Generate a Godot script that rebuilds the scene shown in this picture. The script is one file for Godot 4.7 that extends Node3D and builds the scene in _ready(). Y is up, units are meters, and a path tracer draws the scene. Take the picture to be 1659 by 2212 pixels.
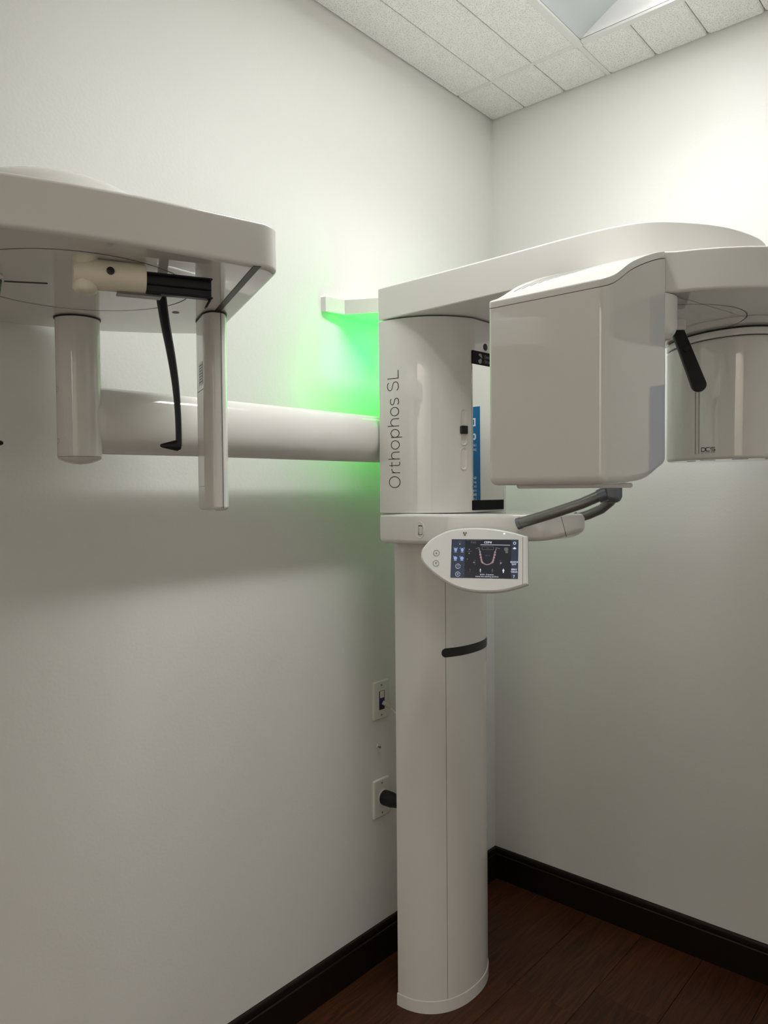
extends Node3D
# A dental x-ray unit standing in the corner of a small windowless room. x runs out from the left wall, z out from the right wall, y up, metres.

const ORIGIN := Vector3(0.24, 0, 0.585)      # base of the machine's column
const CEILING := 2.70
const ROOM_X := 2.02
const ROOM_Z := 2.85  # unseen far and rear walls stand close, so they bounce light back

var M := {}
var fonts := {}


# ------------------------------------------------------------------ mesh building
class MB extends RefCounted:
	var p := PackedVector3Array()
	var xf := Transform3D()
	var from := 0

	func _init(x := Transform3D()) -> void:
		xf = x

	func t(a: Vector3, b: Vector3, c: Vector3) -> void:
		p.append(xf * a); p.append(xf * b); p.append(xf * c)

	func q(a: Vector3, b: Vector3, c: Vector3, d: Vector3) -> void:
		t(a, b, c); t(a, c, d)

	func begin() -> void:
		from = p.size()

	func end() -> void:                       # turns a closed piece outwards
		var v := 0.0
		if p.size() <= from: return
		var o := p[from]
		for i in range(from, p.size(), 3):
			v += (p[i] - o).dot((p[i + 1] - o).cross(p[i + 2] - o))
		if v < 0:
			for i in range(from, p.size(), 3):
				var k := p[i + 1]; p[i + 1] = p[i + 2]; p[i + 2] = k

	func skin(rings: Array, closed := true) -> void:
		for i in rings.size() - 1:
			var a = rings[i]; var b = rings[i + 1]
			var n: int = a.size()
			for j in (n if closed else n - 1):
				var k := (j + 1) % n
				q(a[j], a[k], b[k], b[j])

	func cap(ring, flip := false) -> void:    # fan for roughly convex rings
		var c := Vector3()
		for v in ring: c += v
		c /= ring.size()
		for j in ring.size():
			var k: int = (j + 1) % ring.size()
			if flip: t(c, ring[k], ring[j])
			else: t(c, ring[j], ring[k])

	func tube(path: Array, r, seg := 16, flat := 1.0) -> void:
		begin()
		var rings := []
		var up := Vector3.UP if absf((path[1] - path[0]).normalized().y) < 0.9 else Vector3.RIGHT
		for i in path.size():
			var d: Vector3 = (path[mini(i + 1, path.size() - 1)] - path[maxi(i - 1, 0)]).normalized()
			var side := d.cross(up).normalized()
			up = side.cross(d).normalized()
			var rr: float = r[i] if r is Array else r
			var ring := PackedVector3Array()
			for k in seg:
				var a := TAU * k / seg
				ring.append(path[i] + side * cos(a) * rr + up * sin(a) * rr * flat)
			rings.append(ring)
		skin(rings); cap(rings[0], true); cap(rings[-1])
		end()

	func lathe(profile: Array, at: Vector3, seg := 40) -> void:   # profile of (radius, height), about y
		begin()
		var rings := []
		for pr in profile:
			var ring := PackedVector3Array()
			for k in seg:
				var a := TAU * k / seg
				ring.append(at + Vector3(cos(a) * pr.x, pr.y, sin(a) * pr.x))
			rings.append(ring)
		skin(rings); cap(rings[0], true); cap(rings[-1])
		end()

	static func inset(o: PackedVector2Array, d: float) -> PackedVector2Array:
		var r := PackedVector2Array()
		var n := o.size()
		var area := 0.0
		for i in n: area += o[i].cross(o[(i + 1) % n])
		var s := 1.0 if area > 0 else -1.0
		for i in n:
			var e1 := (o[i] - o[(i + n - 1) % n]).normalized(); var e2 := (o[(i + 1) % n] - o[i]).normalized()
			var n1 := Vector2(-e1.y, e1.x) * s; var n2 := Vector2(-e2.y, e2.x) * s
			var m := (n1 + n2)
			var l := m.length_squared()
			r.append(o[i] + (m * 2.0 / maxf(l, 0.8)) * d)
		return r

	func solid(o: PackedVector2Array, y0: float, y1: float, b0 := 0.0, b1 := 0.0, seg := 4) -> void:   # outline in (x, z), extruded along y with rounded rims
		begin()
		var rings := []
		var flats := []
		var levels := []
		if b0 > 0:
			for k in seg + 1:
				var a := PI / 2 * k / seg
				levels.append(Vector2(b0 * (1 - sin(a)), y0 + b0 * (1 - cos(a))))
		else: levels.append(Vector2(0, y0))
		if b1 > 0:
			for k in seg + 1:
				var a := PI / 2 * k / seg
				levels.append(Vector2(b1 * (1 - cos(a)), y1 - b1 * (1 - sin(a))))
		else: levels.append(Vector2(0, y1))
		for l in levels:
			var f := inset(o, l.x) if l.x > 1e-6 else o
			flats.append(f)
			var ring := PackedVector3Array()
			for v in f: ring.append(Vector3(v.x, l.y, v.y))
			rings.append(ring)
		skin(rings)
		for e in [0, rings.size() - 1]:
			var tri := Geometry2D.triangulate_polygon(o)
			var area := 0.0
			for i in o.size(): area += o[i].cross(o[(i + 1) % o.size()])
			if tri.is_empty():
				print("untriangulated outline ", o.size())
				cap(rings[e], (area > 0) == (e != 0) == false)
			for i in range(0, tri.size(), 3):
				var i0 := tri[i]; var i1 := tri[i + 1]; var i2 := tri[i + 2]
				var along: bool = ((o[i1] - o[i0]).cross(o[i2] - o[i0]) > 0) == (area > 0)
				if along == (e != 0): t(rings[e][i0], rings[e][i1], rings[e][i2])
				else: t(rings[e][i0], rings[e][i2], rings[e][i1])
		end()

	func box(c: Vector3, s: Vector3, r := 0.0, seg := 3) -> void:
		var h := s / 2
		var o := PackedVector2Array()
		if r > 0:
			for k in 4:
				var cc := Vector2(c.x + (h.x - r) * [1, -1, -1, 1][k], c.z + (h.z - r) * [1, 1, -1, -1][k])
				for j in seg + 1:
					var a := PI / 2 * (k + float(j) / seg)
					o.append(cc + Vector2(cos(a), sin(a)) * r)
		else:
			o = PackedVector2Array([Vector2(c.x + h.x, c.z + h.z), Vector2(c.x - h.x, c.z + h.z), Vector2(c.x - h.x, c.z - h.z), Vector2(c.x + h.x, c.z - h.z)])
		var b := minf(r * 0.98, h.y * 0.98)
		solid(o, c.y - h.y, c.y + h.y, b, b, seg)

	func strip(given: PackedVector2Array, hw: float, put: Callable, loop := false, step := 0.0) -> void:   # a printed line of half-width hw on a surface, put(Vector2) -> Vector3
		var pts := given
		if step > 0:
			pts = PackedVector2Array()
			for i in (given.size() if loop else given.size() - 1):
				var c := given[(i + 1) % given.size()]
				var parts := maxi(1, int(ceil(given[i].distance_to(c) / step)))
				for k in parts: pts.append(given[i].lerp(c, float(k) / parts))
			if not loop: pts.append(given[-1])
		var n := pts.size()
		var l := []; var r := []
		for i in n:
			var a := pts[(i + n - 1) % n] if loop or i > 0 else pts[i]
			var b := pts[(i + 1) % n] if loop or i < n - 1 else pts[i]
			var d1 := (pts[i] - a).normalized(); var d2 := (b - pts[i]).normalized()
			var m := (d1 + d2).normalized()
			var w := hw / maxf(0.6, m.dot(d1 if d1 != Vector2.ZERO else d2))
			var k := Vector2(-m.y, m.x) * w
			l.append(put.call(pts[i] + k)); r.append(put.call(pts[i] - k))
		for i in (n if loop else n - 1):
			var j := (i + 1) % n
			q(r[i], r[j], l[j], l[i])

	func mesh(crease := 42.0) -> ArrayMesh:
		var n := p.size() / 3
		var fn := PackedVector3Array(); fn.resize(n)
		var at := {}
		for f in n:
			fn[f] = (p[f * 3 + 1] - p[f * 3]).cross(p[f * 3 + 2] - p[f * 3])
			for k in 3:
				var key := Vector3i((p[f * 3 + k] * 40000.0).round())
				if not at.has(key): at[key] = []
				at[key].append(f)
		var pos := PackedVector3Array(); var nor := PackedVector3Array()
		var lim := cos(deg_to_rad(crease))
		for f in n:
			var u := fn[f].normalized()
			if u == Vector3.ZERO: continue
			for k in [0, 2, 1]:
				var v := p[f * 3 + k]
				var s := Vector3()
				for g in at[Vector3i((v * 40000.0).round())]:
					if fn[g].normalized().dot(u) > lim: s += fn[g]
				pos.append(v); nor.append(s.normalized() if s.length_squared() > 0 else u)
		var a := []
		a.resize(Mesh.ARRAY_MAX)
		a[Mesh.ARRAY_VERTEX] = pos; a[Mesh.ARRAY_NORMAL] = nor
		var m := ArrayMesh.new()
		m.add_surface_from_arrays(Mesh.PRIMITIVE_TRIANGLES, a)
		return m


func mb(x := Transform3D()) -> MB:            # in the machine's own axes, coordinates given in the room's
	return MB.new(Transform3D(Basis(), -ORIGIN) * x)


func obj(called: String, b: MB, mat: Material, parent: Node = self, crease := 42.0) -> MeshInstance3D:
	var o := MeshInstance3D.new()
	o.name = called
	o.mesh = b.mesh(crease)
	o.material_override = mat
	parent.add_child(o, true)
	return o


func thing(called: String, label: String, category: String, at := Vector3.ZERO) -> Node3D:
	var o := Node3D.new()
	o.name = called
	o.position = at
	o.set_meta("label", label); o.set_meta("category", category)
	add_child(o, true)
	return o


func struct(called: String, b: MB, mat: Material) -> MeshInstance3D:
	var o := obj(called, b, mat)
	o.set_meta("kind", "structure")
	return o


func smooth(pts: Array, sub := 6, loop := false) -> PackedVector2Array:   # Catmull-Rom through the points
	var o := PackedVector2Array()
	var n := pts.size()
	for i in (n if loop else n - 1):
		var a: Vector2 = pts[(i + n - 1) % n] if loop else pts[maxi(i - 1, 0)]
		var b: Vector2 = pts[i]; var c: Vector2 = pts[(i + 1) % n]
		var d: Vector2 = pts[(i + 2) % n] if loop else pts[mini(i + 2, n - 1)]
		for k in sub: o.append(b.cubic_interpolate(c, a, d, float(k) / sub))
	if not loop: o.append(pts[-1])
	return o


func rounded(pts: Array, radii: Array, seg := 6) -> PackedVector2Array:
	var o := PackedVector2Array()
	var n := pts.size()
	for i in n:
		var p: Vector2 = pts[i]; var a: Vector2 = pts[(i + n - 1) % n]; var b: Vector2 = pts[(i + 1) % n]
		var r: float = radii[i]
		if r <= 0: o.append(p); continue
		var s := p + (a - p).normalized() * r; var e := p + (b - p).normalized() * r
		var cosh_ := (a - p).normalized().dot((b - p).normalized())
		if cosh_ < -0.995: o.append(p); continue
		var bis := ((a - p).normalized() + (b - p).normalized()).normalized()
		var c := p + bis * (r / sqrt((1 + cosh_) / 2))
		var a0 := (s - c).angle(); var da := wrapf((e - c).angle() - a0, -PI, PI)
		for k in seg + 1: o.append(c + Vector2.from_angle(a0 + da * k / seg) * s.distance_to(c))
	return o


func arc(c: Vector2, rx: float, ry: float, a0: float, a1: float, n := 16) -> PackedVector2Array:
	var o := PackedVector2Array()
	for i in n + 1:
		var a := deg_to_rad(lerpf(a0, a1, float(i) / n))
		o.append(c + Vector2(cos(a) * rx, sin(a) * ry))
	return o


func dshape(x0: float, dx: float, zc: float, hw: float, p: float, n := 64, xmax := 9.0) -> PackedVector2Array:   # from the near back corner round the front to the far back corner
	var o := PackedVector2Array()
	for i in n + 1:
		var a := PI * i / n
		var c := cos(a); var s := sin(a)
		o.append(Vector2(minf(x0 + dx * pow(absf(s), 2 / p), xmax), zc + hw * signf(c) * pow(absf(c), 2 / p)))
	return o


func lay(o: PackedVector2Array, s: float, off := 0.0) -> Vector2:   # the point at arc length s along an outline, off outwards
	for i in o.size() - 1:
		var l := o[i].distance_to(o[i + 1])
		if s <= l or i == o.size() - 2:
			var d := (o[i + 1] - o[i]).normalized()
			return o[i] + d * s + Vector2(-d.y, d.x) * off
		s -= l
	return o[-1]


func text(b: MB, what: String, size: float, at: Vector2, z := 0.0, centre := true, bold := false) -> void:   # flat lettering in b's own x, y plane, size = cap height
	var tm := TextMesh.new()
	tm.text = what
	tm.font = fonts.bold if bold else fonts.plain
	tm.font_size = 64
	tm.pixel_size = 0.01
	tm.depth = 0.0
	tm.curve_step = 1.2
	tm.horizontal_alignment = HORIZONTAL_ALIGNMENT_CENTER if centre else HORIZONTAL_ALIGNMENT_LEFT
	var a := tm.get_mesh_arrays()
	var v: PackedVector3Array = a[Mesh.ARRAY_VERTEX]
	var ix = a[Mesh.ARRAY_INDEX]
	var k := size / 0.457
	var c := func(i: int) -> Vector3: return Vector3(v[i].x * k + at.x, v[i].y * k + at.y, z)
	if ix == null or ix.size() == 0:
		for i in range(0, v.size(), 3): b.t(c.call(i), c.call(i + 2), c.call(i + 1))
	else:
		for i in range(0, ix.size(), 3): b.t(c.call(ix[i]), c.call(ix[i + 2]), c.call(ix[i + 1]))


# ------------------------------------------------------------------ materials
func mat(c: Color, rough := 0.5, metal := 0.0, spec := 0.5) -> StandardMaterial3D:
	var m := StandardMaterial3D.new()
	m.albedo_color = c; m.roughness = rough; m.metallic = metal; m.metallic_specular = spec
	return m


func glow(c: Color, e := 1.0) -> StandardMaterial3D:
	var m := mat(Color(0.02, 0.02, 0.02), 0.3)
	m.emission_enabled = true; m.emission = c; m.emission_energy_multiplier = e
	return m


func noise_map(seed_: int, freq: float, strength: float, w := 512, octaves := 3) -> NoiseTexture2D:
	var n := FastNoiseLite.new()
	n.seed = seed_; n.frequency = freq; n.fractal_octaves = octaves; n.noise_type = FastNoiseLite.TYPE_SIMPLEX_SMOOTH
	var t := NoiseTexture2D.new()
	t.width = w; t.height = w; t.seamless = true; t.noise = n
	t.as_normal_map = true; t.bump_strength = strength
	return t


func materials() -> void:
	var f := SystemFont.new(); f.font_names = PackedStringArray(["Droid Sans"]); fonts.plain = f
	var g := SystemFont.new(); g.font_names = PackedStringArray(["Droid Sans"]); g.font_weight = 700; fonts.bold = g
	M.wall = mat(Color(0.925, 0.922, 0.909), 0.42)
	M.wall.normal_enabled = true
	M.wall.normal_texture = noise_map(3, 0.035, 2.0)
	M.wall.normal_scale = 0.16
	M.wall.uv1_triplanar = true; M.wall.uv1_world_triplanar = true; M.wall.uv1_scale = Vector3.ONE * 5.0
	# ceiling board: pale with fine dark fissures
	var im := Image.create(512, 512, false, Image.FORMAT_RGB8)
	var n1 := FastNoiseLite.new(); n1.seed = 11; n1.frequency = 0.16; n1.fractal_octaves = 2
	var n2 := FastNoiseLite.new(); n2.seed = 12; n2.frequency = 0.02
	var bump := Image.create(512, 512, false, Image.FORMAT_RGB8)
	for y in 512:
		for x in 512:
			var k := n1.get_noise_2d(x, y)
			var pit := smoothstep(0.16, 0.42, k)
			var v := 0.945 - 0.11 * pit + 0.02 * n2.get_noise_2d(x, y) + 0.02 * n1.get_noise_2d(x * 3 + 900, y * 3)
			im.set_pixel(x, y, Color(v, v * 0.998, v * 0.985))
			var h := 0.6 - 0.5 * pit + 0.2 * k
			bump.set_pixel(x, y, Color(h, h, h))
	bump.bump_map_to_normal_map(3.0)
	M.tile = mat(Color.WHITE, 0.95)
	M.tile.albedo_texture = ImageTexture.create_from_image(im)
	M.tile.normal_enabled = true; M.tile.normal_texture = ImageTexture.create_from_image(bump); M.tile.normal_scale = 0.7
	M.tile.uv1_triplanar = true; M.tile.uv1_world_triplanar = true; M.tile.uv1_scale = Vector3.ONE * 2.2
	M.grid = mat(Color(0.88, 0.88, 0.87), 0.5)
	M.backing = mat(Color(0.16, 0.16, 0.155), 0.9)
	# dark walnut planks, three tones of one grain
	var wood := Image.create(512, 512, false, Image.FORMAT_RGB8)
	var w1 := FastNoiseLite.new(); w1.seed = 21; w1.frequency = 0.02; w1.fractal_octaves = 4
	for y in 512:
		for x in 512:
			var warp := w1.get_noise_2d(x * 0.6, y * 0.25 + 300) * 26.0
			var gr := w1.get_noise_2d((x + warp) * 4.0, y * 0.35)
			var fine := w1.get_noise_2d(x * 14.0, y * 0.9 + 70)
			var v := clampf(0.5 + 0.55 * gr + 0.25 * fine, 0, 1)
			wood.set_pixel(x, y, Color(0.175, 0.095, 0.050).lerp(Color(0.36, 0.215, 0.120), v))
	for i in 3:
		var m := mat([Color(1, 1, 1), Color(0.88, 0.86, 0.84), Color(1.0, 0.95, 0.9)][i], 0.42, 0.0, 0.4)
		m.albedo_texture = ImageTexture.create_from_image(wood) if i == 0 else M.wood_0.albedo_texture
		m.uv1_triplanar = true; m.uv1_world_triplanar = true
		m.uv1_scale = Vector3(2.2, 1, 0.8); m.uv1_offset = Vector3(0.31 * i, 0, 0.17 * i)
		M["wood_%d" % i] = m
	M.base = mat(Color(0.10, 0.062, 0.045), 0.35, 0.0, 0.4)
	M.white = mat(Color(0.905, 0.895, 0.878), 0.03, 0.0, 0.62)
	M.shell = mat(Color(0.915, 0.905, 0.888), 0.16)
	M.panel = mat(Color(0.91, 0.91, 0.90), 0.28)
	M.cream = mat(Color(0.90, 0.87, 0.79), 0.4)
	M.seam = mat(Color(0.16, 0.15, 0.14), 0.6)
	M.black = mat(Color(0.035, 0.035, 0.04), 0.32)
	M.rubber = mat(Color(0.03, 0.03, 0.035), 0.5)
	M.navy = mat(Color(0.05, 0.055, 0.085), 0.35)
	M.slot = mat(Color(0.10, 0.10, 0.09), 0.45)
	M.ink = mat(Color(0.05, 0.05, 0.05), 0.6)
	M.grey_ink = mat(Color(0.42, 0.41, 0.38), 0.6)
	M.steel = mat(Color(0.52, 0.52, 0.51), 0.30, 0.5)
	M.blue_steel = mat(Color(0.47, 0.49, 0.52), 0.32, 0.4)
	M.mirror = mat(Color(0.90, 0.90, 0.88), 0.01, 1.0)
	M.band = mat(Color(0.10, 0.10, 0.10), 0.6, 0.0, 0.25)
	M.logo = mat(Color(0.62, 0.61, 0.60), 0.6)
	M.plate = mat(Color(0.91, 0.91, 0.88), 0.3)
	M.poster_blue = mat(Color(0.02, 0.42, 0.66), 0.35)
	M.poster_white = mat(Color(0.93, 0.95, 0.96), 0.4)
	M.reflector = mat(Color(0.80, 0.82, 0.83), 0.4)  # greyer than the end plates, the weak grazing light is in the colour
	M.end_plate = mat(Color(0.985, 0.985, 0.985), 0.5)  # paler than the reflectors, the lens light on it is painted in
	M.screen = glow(Color(0.165, 0.170, 0.190), 0.8)
	M.screen.albedo_color = Color(0.05, 0.05, 0.07); M.screen.roughness = 0.12
	M.screen_side = glow(Color(0.165, 0.20, 0.275), 0.9)
	M.text_white = glow(Color(0.86, 0.88, 0.94), 0.9)
	M.text_grey = glow(Color(0.50, 0.50, 0.50), 0.5)
	M.text_blue = glow(Color(0.56, 0.70, 0.92), 0.8)
	M.teeth = glow(Color(0.70, 0.57, 0.58), 0.7)
	M.led_white = glow(Color(1, 1, 1), 2.0)


# ------------------------------------------------------------------ the scene
func _ready() -> void:
	var cam := Camera3D.new()
	cam.name = "camera"
	cam.position = Vector3(1.4575, 1.3985, 2.2552)
	cam.rotation_degrees = Vector3(-1.607, 41.298, -0.477)
	cam.fov = 69.26
	cam.near = 0.05
	add_child(cam)
	cam.current = true
	var env := WorldEnvironment.new()
	env.name = "environment"
	var e := Environment.new()
	e.background_mode = Environment.BG_COLOR
	e.background_color = Color(0.0, 0.0, 0.0)
	e.tonemap_mode = Environment.TONE_MAPPER_LINEAR
	e.tonemap_exposure = 1.0
	e.sdfgi_enabled = true; e.ssao_enabled = true; e.ssil_enabled = true
	env.environment = e
	add_child(env)
	# the recessed ceiling light over the machine
	var lamp := AreaLight3D.new()
	lamp.name = "troffer_light"
	lamp.area_size = Vector2(0.20, 1.00)
	lamp.position = Vector3(0.736, 2.722, 0.85)
	lamp.rotation_degrees = Vector3(-90, 0, 0)
	lamp.light_color = Color(0.995, 1.0, 0.99)
	lamp.light_energy = 0.68
	lamp.shadow_enabled = true
	lamp.set("area_range", 12.0)
	add_child(lamp)
	# added row of wide beams along the lens, to brighten the lower walls
	for i in 6:
		var beam := SpotLight3D.new()
		beam.name = "added_troffer_beam"
		beam.position = Vector3(0.736, 2.721, 0.85 + 0.17 * (i - 2.5))
		beam.rotation_degrees = Vector3(-90, 0, 0)
		beam.spot_angle = 66; beam.spot_angle_attenuation = 1.0
		beam.spot_range = 12; beam.spot_attenuation = 2.0
		beam.light_size = 0.075
		beam.light_color = lamp.light_color
		beam.light_energy = 0.40
		beam.shadow_enabled = true
		add_child(beam, true)

	# unseen corridor lamp behind the camera, placed to light the sides facing it
	var unseen_hall := AreaLight3D.new()
	unseen_hall.name = "unseen_corridor_light"
	unseen_hall.area_size = Vector2(1.20, 0.60)
	unseen_hall.position = Vector3(1.35, 2.676, 3.62)
	unseen_hall.rotation_degrees = Vector3(-90, 0, 0)
	unseen_hall.light_color = Color(1.0, 0.955, 0.90)
	unseen_hall.light_energy = 4.8
	unseen_hall.shadow_enabled = true
	unseen_hall.set("area_range", 12.0)
	add_child(unseen_hall)

	materials()
	room()
	ceiling_light(0.428, 0.2075, "recessed rectangular ceiling light with white reflector among speckled ceiling tiles")
	machine()
	wall_things()


func room() -> void:
	var b := MB.new(); b.box(Vector3(-0.06, 1.4, ROOM_Z / 2), Vector3(0.12, 2.9, ROOM_Z + 0.24)); struct("wall_left", b, M.wall)
	b = MB.new(); b.box(Vector3(ROOM_X / 2, 1.4, -0.06), Vector3(ROOM_X, 2.9, 0.12)); struct("wall_right", b, M.wall)
	b = MB.new(); b.box(Vector3(ROOM_X + 0.06, 1.4, ROOM_Z / 2), Vector3(0.12, 2.9, ROOM_Z + 0.24)); struct("wall_far", b, M.wall)  # out of view, set close for its bounce light
	b = MB.new()                                # unseen rear wall with a doorway, placed to let corridor light in
	b.box(Vector3(0.40, 1.4, ROOM_Z + 0.06), Vector3(0.80, 2.9, 0.12))
	b.box(Vector3((1.86 + ROOM_X) / 2, 1.4, ROOM_Z + 0.06), Vector3(ROOM_X - 1.86, 2.9, 0.12))
	b.box(Vector3(1.33, 2.48, ROOM_Z + 0.06), Vector3(1.06, 0.74, 0.12))
	struct("wall_unseen_rear", b, M.wall)
	b = MB.new()
	b.box(Vector3(0.76, 1.055, ROOM_Z - 0.008), Vector3(0.08, 2.11, 0.016), 0.003); b.box(Vector3(1.90, 1.055, ROOM_Z - 0.008), Vector3(0.08, 2.11, 0.016), 0.003); b.box(Vector3(1.33, 2.15, ROOM_Z - 0.008), Vector3(1.22, 0.08, 0.016), 0.003)
	struct("trim_unseen_door_1", b, M.base)  # casing of the unseen doorway
	var cz := ROOM_Z + 0.12  # corridor walls, floor and ceiling: out of view, placed to light the machine
	b = MB.new()
	b.box(Vector3(1.33, 1.4, cz + 1.36), Vector3(4.0, 2.9, 0.12)); b.box(Vector3(-0.61, 1.4, cz + 0.65), Vector3(0.12, 2.9, 1.3)); b.box(Vector3(3.27, 1.4, cz + 0.65), Vector3(0.12, 2.9, 1.3))
	b.box(Vector3(-0.335, 1.4, cz - 0.06), Vector3(0.43, 2.9, 0.12)); b.box(Vector3(2.70, 1.4, cz - 0.06), Vector3(1.08, 2.9, 0.12))
	struct("wall_unseen_corridor", b, M.wall)
	b = MB.new(); b.box(Vector3(1.33, -0.03, cz + 0.59), Vector3(4.0, 0.06, 1.42)); struct("floor_unseen_corridor", b, M.wood_0)
	b = MB.new(); b.box(Vector3(1.33, 2.76, cz + 0.65), Vector3(4.0, 0.12, 1.30)); struct("ceiling_unseen_corridor", b, M.grid)
	var hp := thing("ceiling_light", "flat rectangular ceiling light of the unseen corridor behind the camera", "ceiling light", Vector3(1.35, 2.70, 3.62))  # out of view, goes with the light sent through the doorway
	b = MB.new(); b.box(Vector3(0, -0.008, 0), Vector3(1.26, 0.016, 0.66), 0.003); obj("frame", b, M.grid, hp)
	b = MB.new(); b.box(Vector3(0, -0.0175, 0), Vector3(1.20, 0.004, 0.60), 0.001, 1); obj("diffuser", b, glow(Color(1.0, 0.99, 0.97), 1.0), hp)

	# floor of long planks that run away from the right wall
	b = MB.new(); b.box(Vector3(ROOM_X / 2, -0.03, ROOM_Z / 2), Vector3(ROOM_X, 0.048, ROOM_Z))
	var floor_ := struct("floor", b, M.base)
	var w := 0.183
	var rng := RandomNumberGenerator.new(); rng.seed = 5
	for i in int(ceil(ROOM_X / w)):
		var x0 := i * w; var x1 := minf(x0 + w, ROOM_X)
		var z := -rng.randf_range(0.1, 1.0)
		while z < ROOM_Z:
			var z0 := maxf(z, 0.0); var z1 := minf(z + 1.22, ROOM_Z)
			if z1 > z0 + 0.02:
				var pb := MB.new()
				pb.solid(PackedVector2Array([Vector2(x1 - 0.0005, z1 - 0.0005), Vector2(x0 + 0.0005, z1 - 0.0005), Vector2(x0 + 0.0005, z0 + 0.0005), Vector2(x1 - 0.0005, z0 + 0.0005)]), -0.006, 0.0, 0, 0.0012, 1)
				obj("floor_plank", pb, M["wood_%d" % rng.randi_range(0, 2)], floor_, 20)
			z += 1.22

	# baseboards: flat board with a stepped top
	for k in 4:
		var len_: float = [ROOM_Z, ROOM_X, ROOM_Z, ROOM_X][k]
		var pb := MB.new([Transform3D(Basis(Vector3.UP, PI / 2), Vector3(0, 0, ROOM_Z)), Transform3D(), Transform3D(Basis(Vector3.UP, -PI / 2), Vector3(ROOM_X, 0, 0)), Transform3D(Basis(Vector3.UP, PI), Vector3(ROOM_X, 0, ROOM_Z))][k])
		pb.begin()
		var prof := [Vector2(0, 0), Vector2(0.014, 0), Vector2(0.014, 0.086), Vector2(0.0125, 0.0885), Vector2(0.0095, 0.0895), Vector2(0.0095, 0.091), Vector2(0.0105, 0.093), Vector2(0.0100, 0.105), Vector2(0.007, 0.109), Vector2(0.0, 0.110)]
		var r0 := PackedVector3Array(); var r1 := PackedVector3Array()
		for pr in prof: r0.append(Vector3(0, pr.y, pr.x)); r1.append(Vector3(len_, pr.y, pr.x))
		if k == 3:
			for i in r1.size(): r1[i].x = ROOM_X - 1.94
			pb.skin([r0, r1]); pb.cap(r0, true); pb.cap(r1); pb.end(); pb.begin()
			for i in r1.size(): r0[i].x = ROOM_X - 0.72; r1[i].x = len_
		pb.skin([r0, r1]); pb.cap(r0, true); pb.cap(r1); pb.end()
		struct(["baseboard_left", "baseboard_right", "baseboard_far", "baseboard_rear"][k], pb, M.base)

	# ceiling: slab with an opening for the light, board planks and a flush grid under it
	var lx0 := 0.4345; var lx1 := 1.0373; var lz0 := 0.214; var lz1 := 1.4196
	b = MB.new()
	for r in [[0.0, lx0, 0.0, ROOM_Z], [lx1, ROOM_X, 0.0, ROOM_Z], [lx0, lx1, 0.0, lz0], [lx0, lx1, lz1, ROOM_Z]]:
		b.box(Vector3((r[0] + r[1]) / 2, 2.775, (r[2] + r[3]) / 2), Vector3(r[1] - r[0], 0.12, r[3] - r[2]))
	var ceil_ := struct("ceiling", b, M.backing)
	var step := 0.1507
	var xs := [0.004]
	var k := 0
	while 0.133 + k * step < ROOM_X - 0.01: xs.append(0.133 + k * step); k += 1
	xs.append(ROOM_X - 0.004)
	var zs := [0.004, 0.214, 1.4196, 2.6252, ROOM_Z - 0.004]
	for j in zs.size() - 1:
		for i in xs.size() - 1:
			if (j == 1 and i >= 3 and i <= 6): continue                 # a light sits here
			var tee0: bool = i % 4 == 3; var tee1: bool = i % 4 == 2
			var x0: float = xs[i] + (0.0062 if tee0 else 0.0012 if i > 0 else 0.0)
			var x1: float = xs[i + 1] - (0.0062 if tee1 else 0.0012)
			var z0: float = zs[j] + (0.0062 if j > 0 else 0.0); var z1: float = zs[j + 1] - (0.0062 if j < 3 else 0.0)
			var pb := MB.new()
			var edge := PackedVector2Array([Vector2(x1, z1), Vector2(x0, z1), Vector2(x0, z0), Vector2(x1, z0)])
			if j == 0 and x1 - x0 > 0.05: edge = PackedVector2Array([Vector2(x1, z1), Vector2(x0, z1), Vector2(x0, z0 + 0.012), Vector2(x0 + 0.007, z0), Vector2(x1 - 0.004, z0), Vector2(x1, z0 + 0.012)])
			pb.solid(edge, CEILING, CEILING + 0.014, 0.0042, 0.0, 1)
			obj("ceiling_tile", pb, M.tile, ceil_, 20)
	for j in range(1, zs.size() - 1):
		for g in [[0, 3], [3, 7], [7, 11], [11, xs.size() - 1]]:
			var lit: bool = (g[0] == 3 and j < 3)
			if lit: continue
			var pb := MB.new(); pb.box(Vector3((xs[g[0]] + xs[g[1]]) / 2, 2.7062, zs[j]), Vector3(xs[g[1]] - xs[g[0]] - 0.014, 0.009, 0.0135))
			obj("ceiling_grid_bar", pb, M.grid, ceil_)
	for i in [3, 7, 11]:
		for j in 4:
			if (j == 1 and i < 8): continue
			var pb := MB.new(); pb.box(Vector3(xs[i], 2.7062, (zs[j] + zs[j + 1]) / 2), Vector3(0.0135, 0.009, zs[j + 1] - zs[j] + (0.013 if i < 8 or j > 2 else -0.014)))
			obj("ceiling_grid_bar", pb, M.grid, ceil_)


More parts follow.
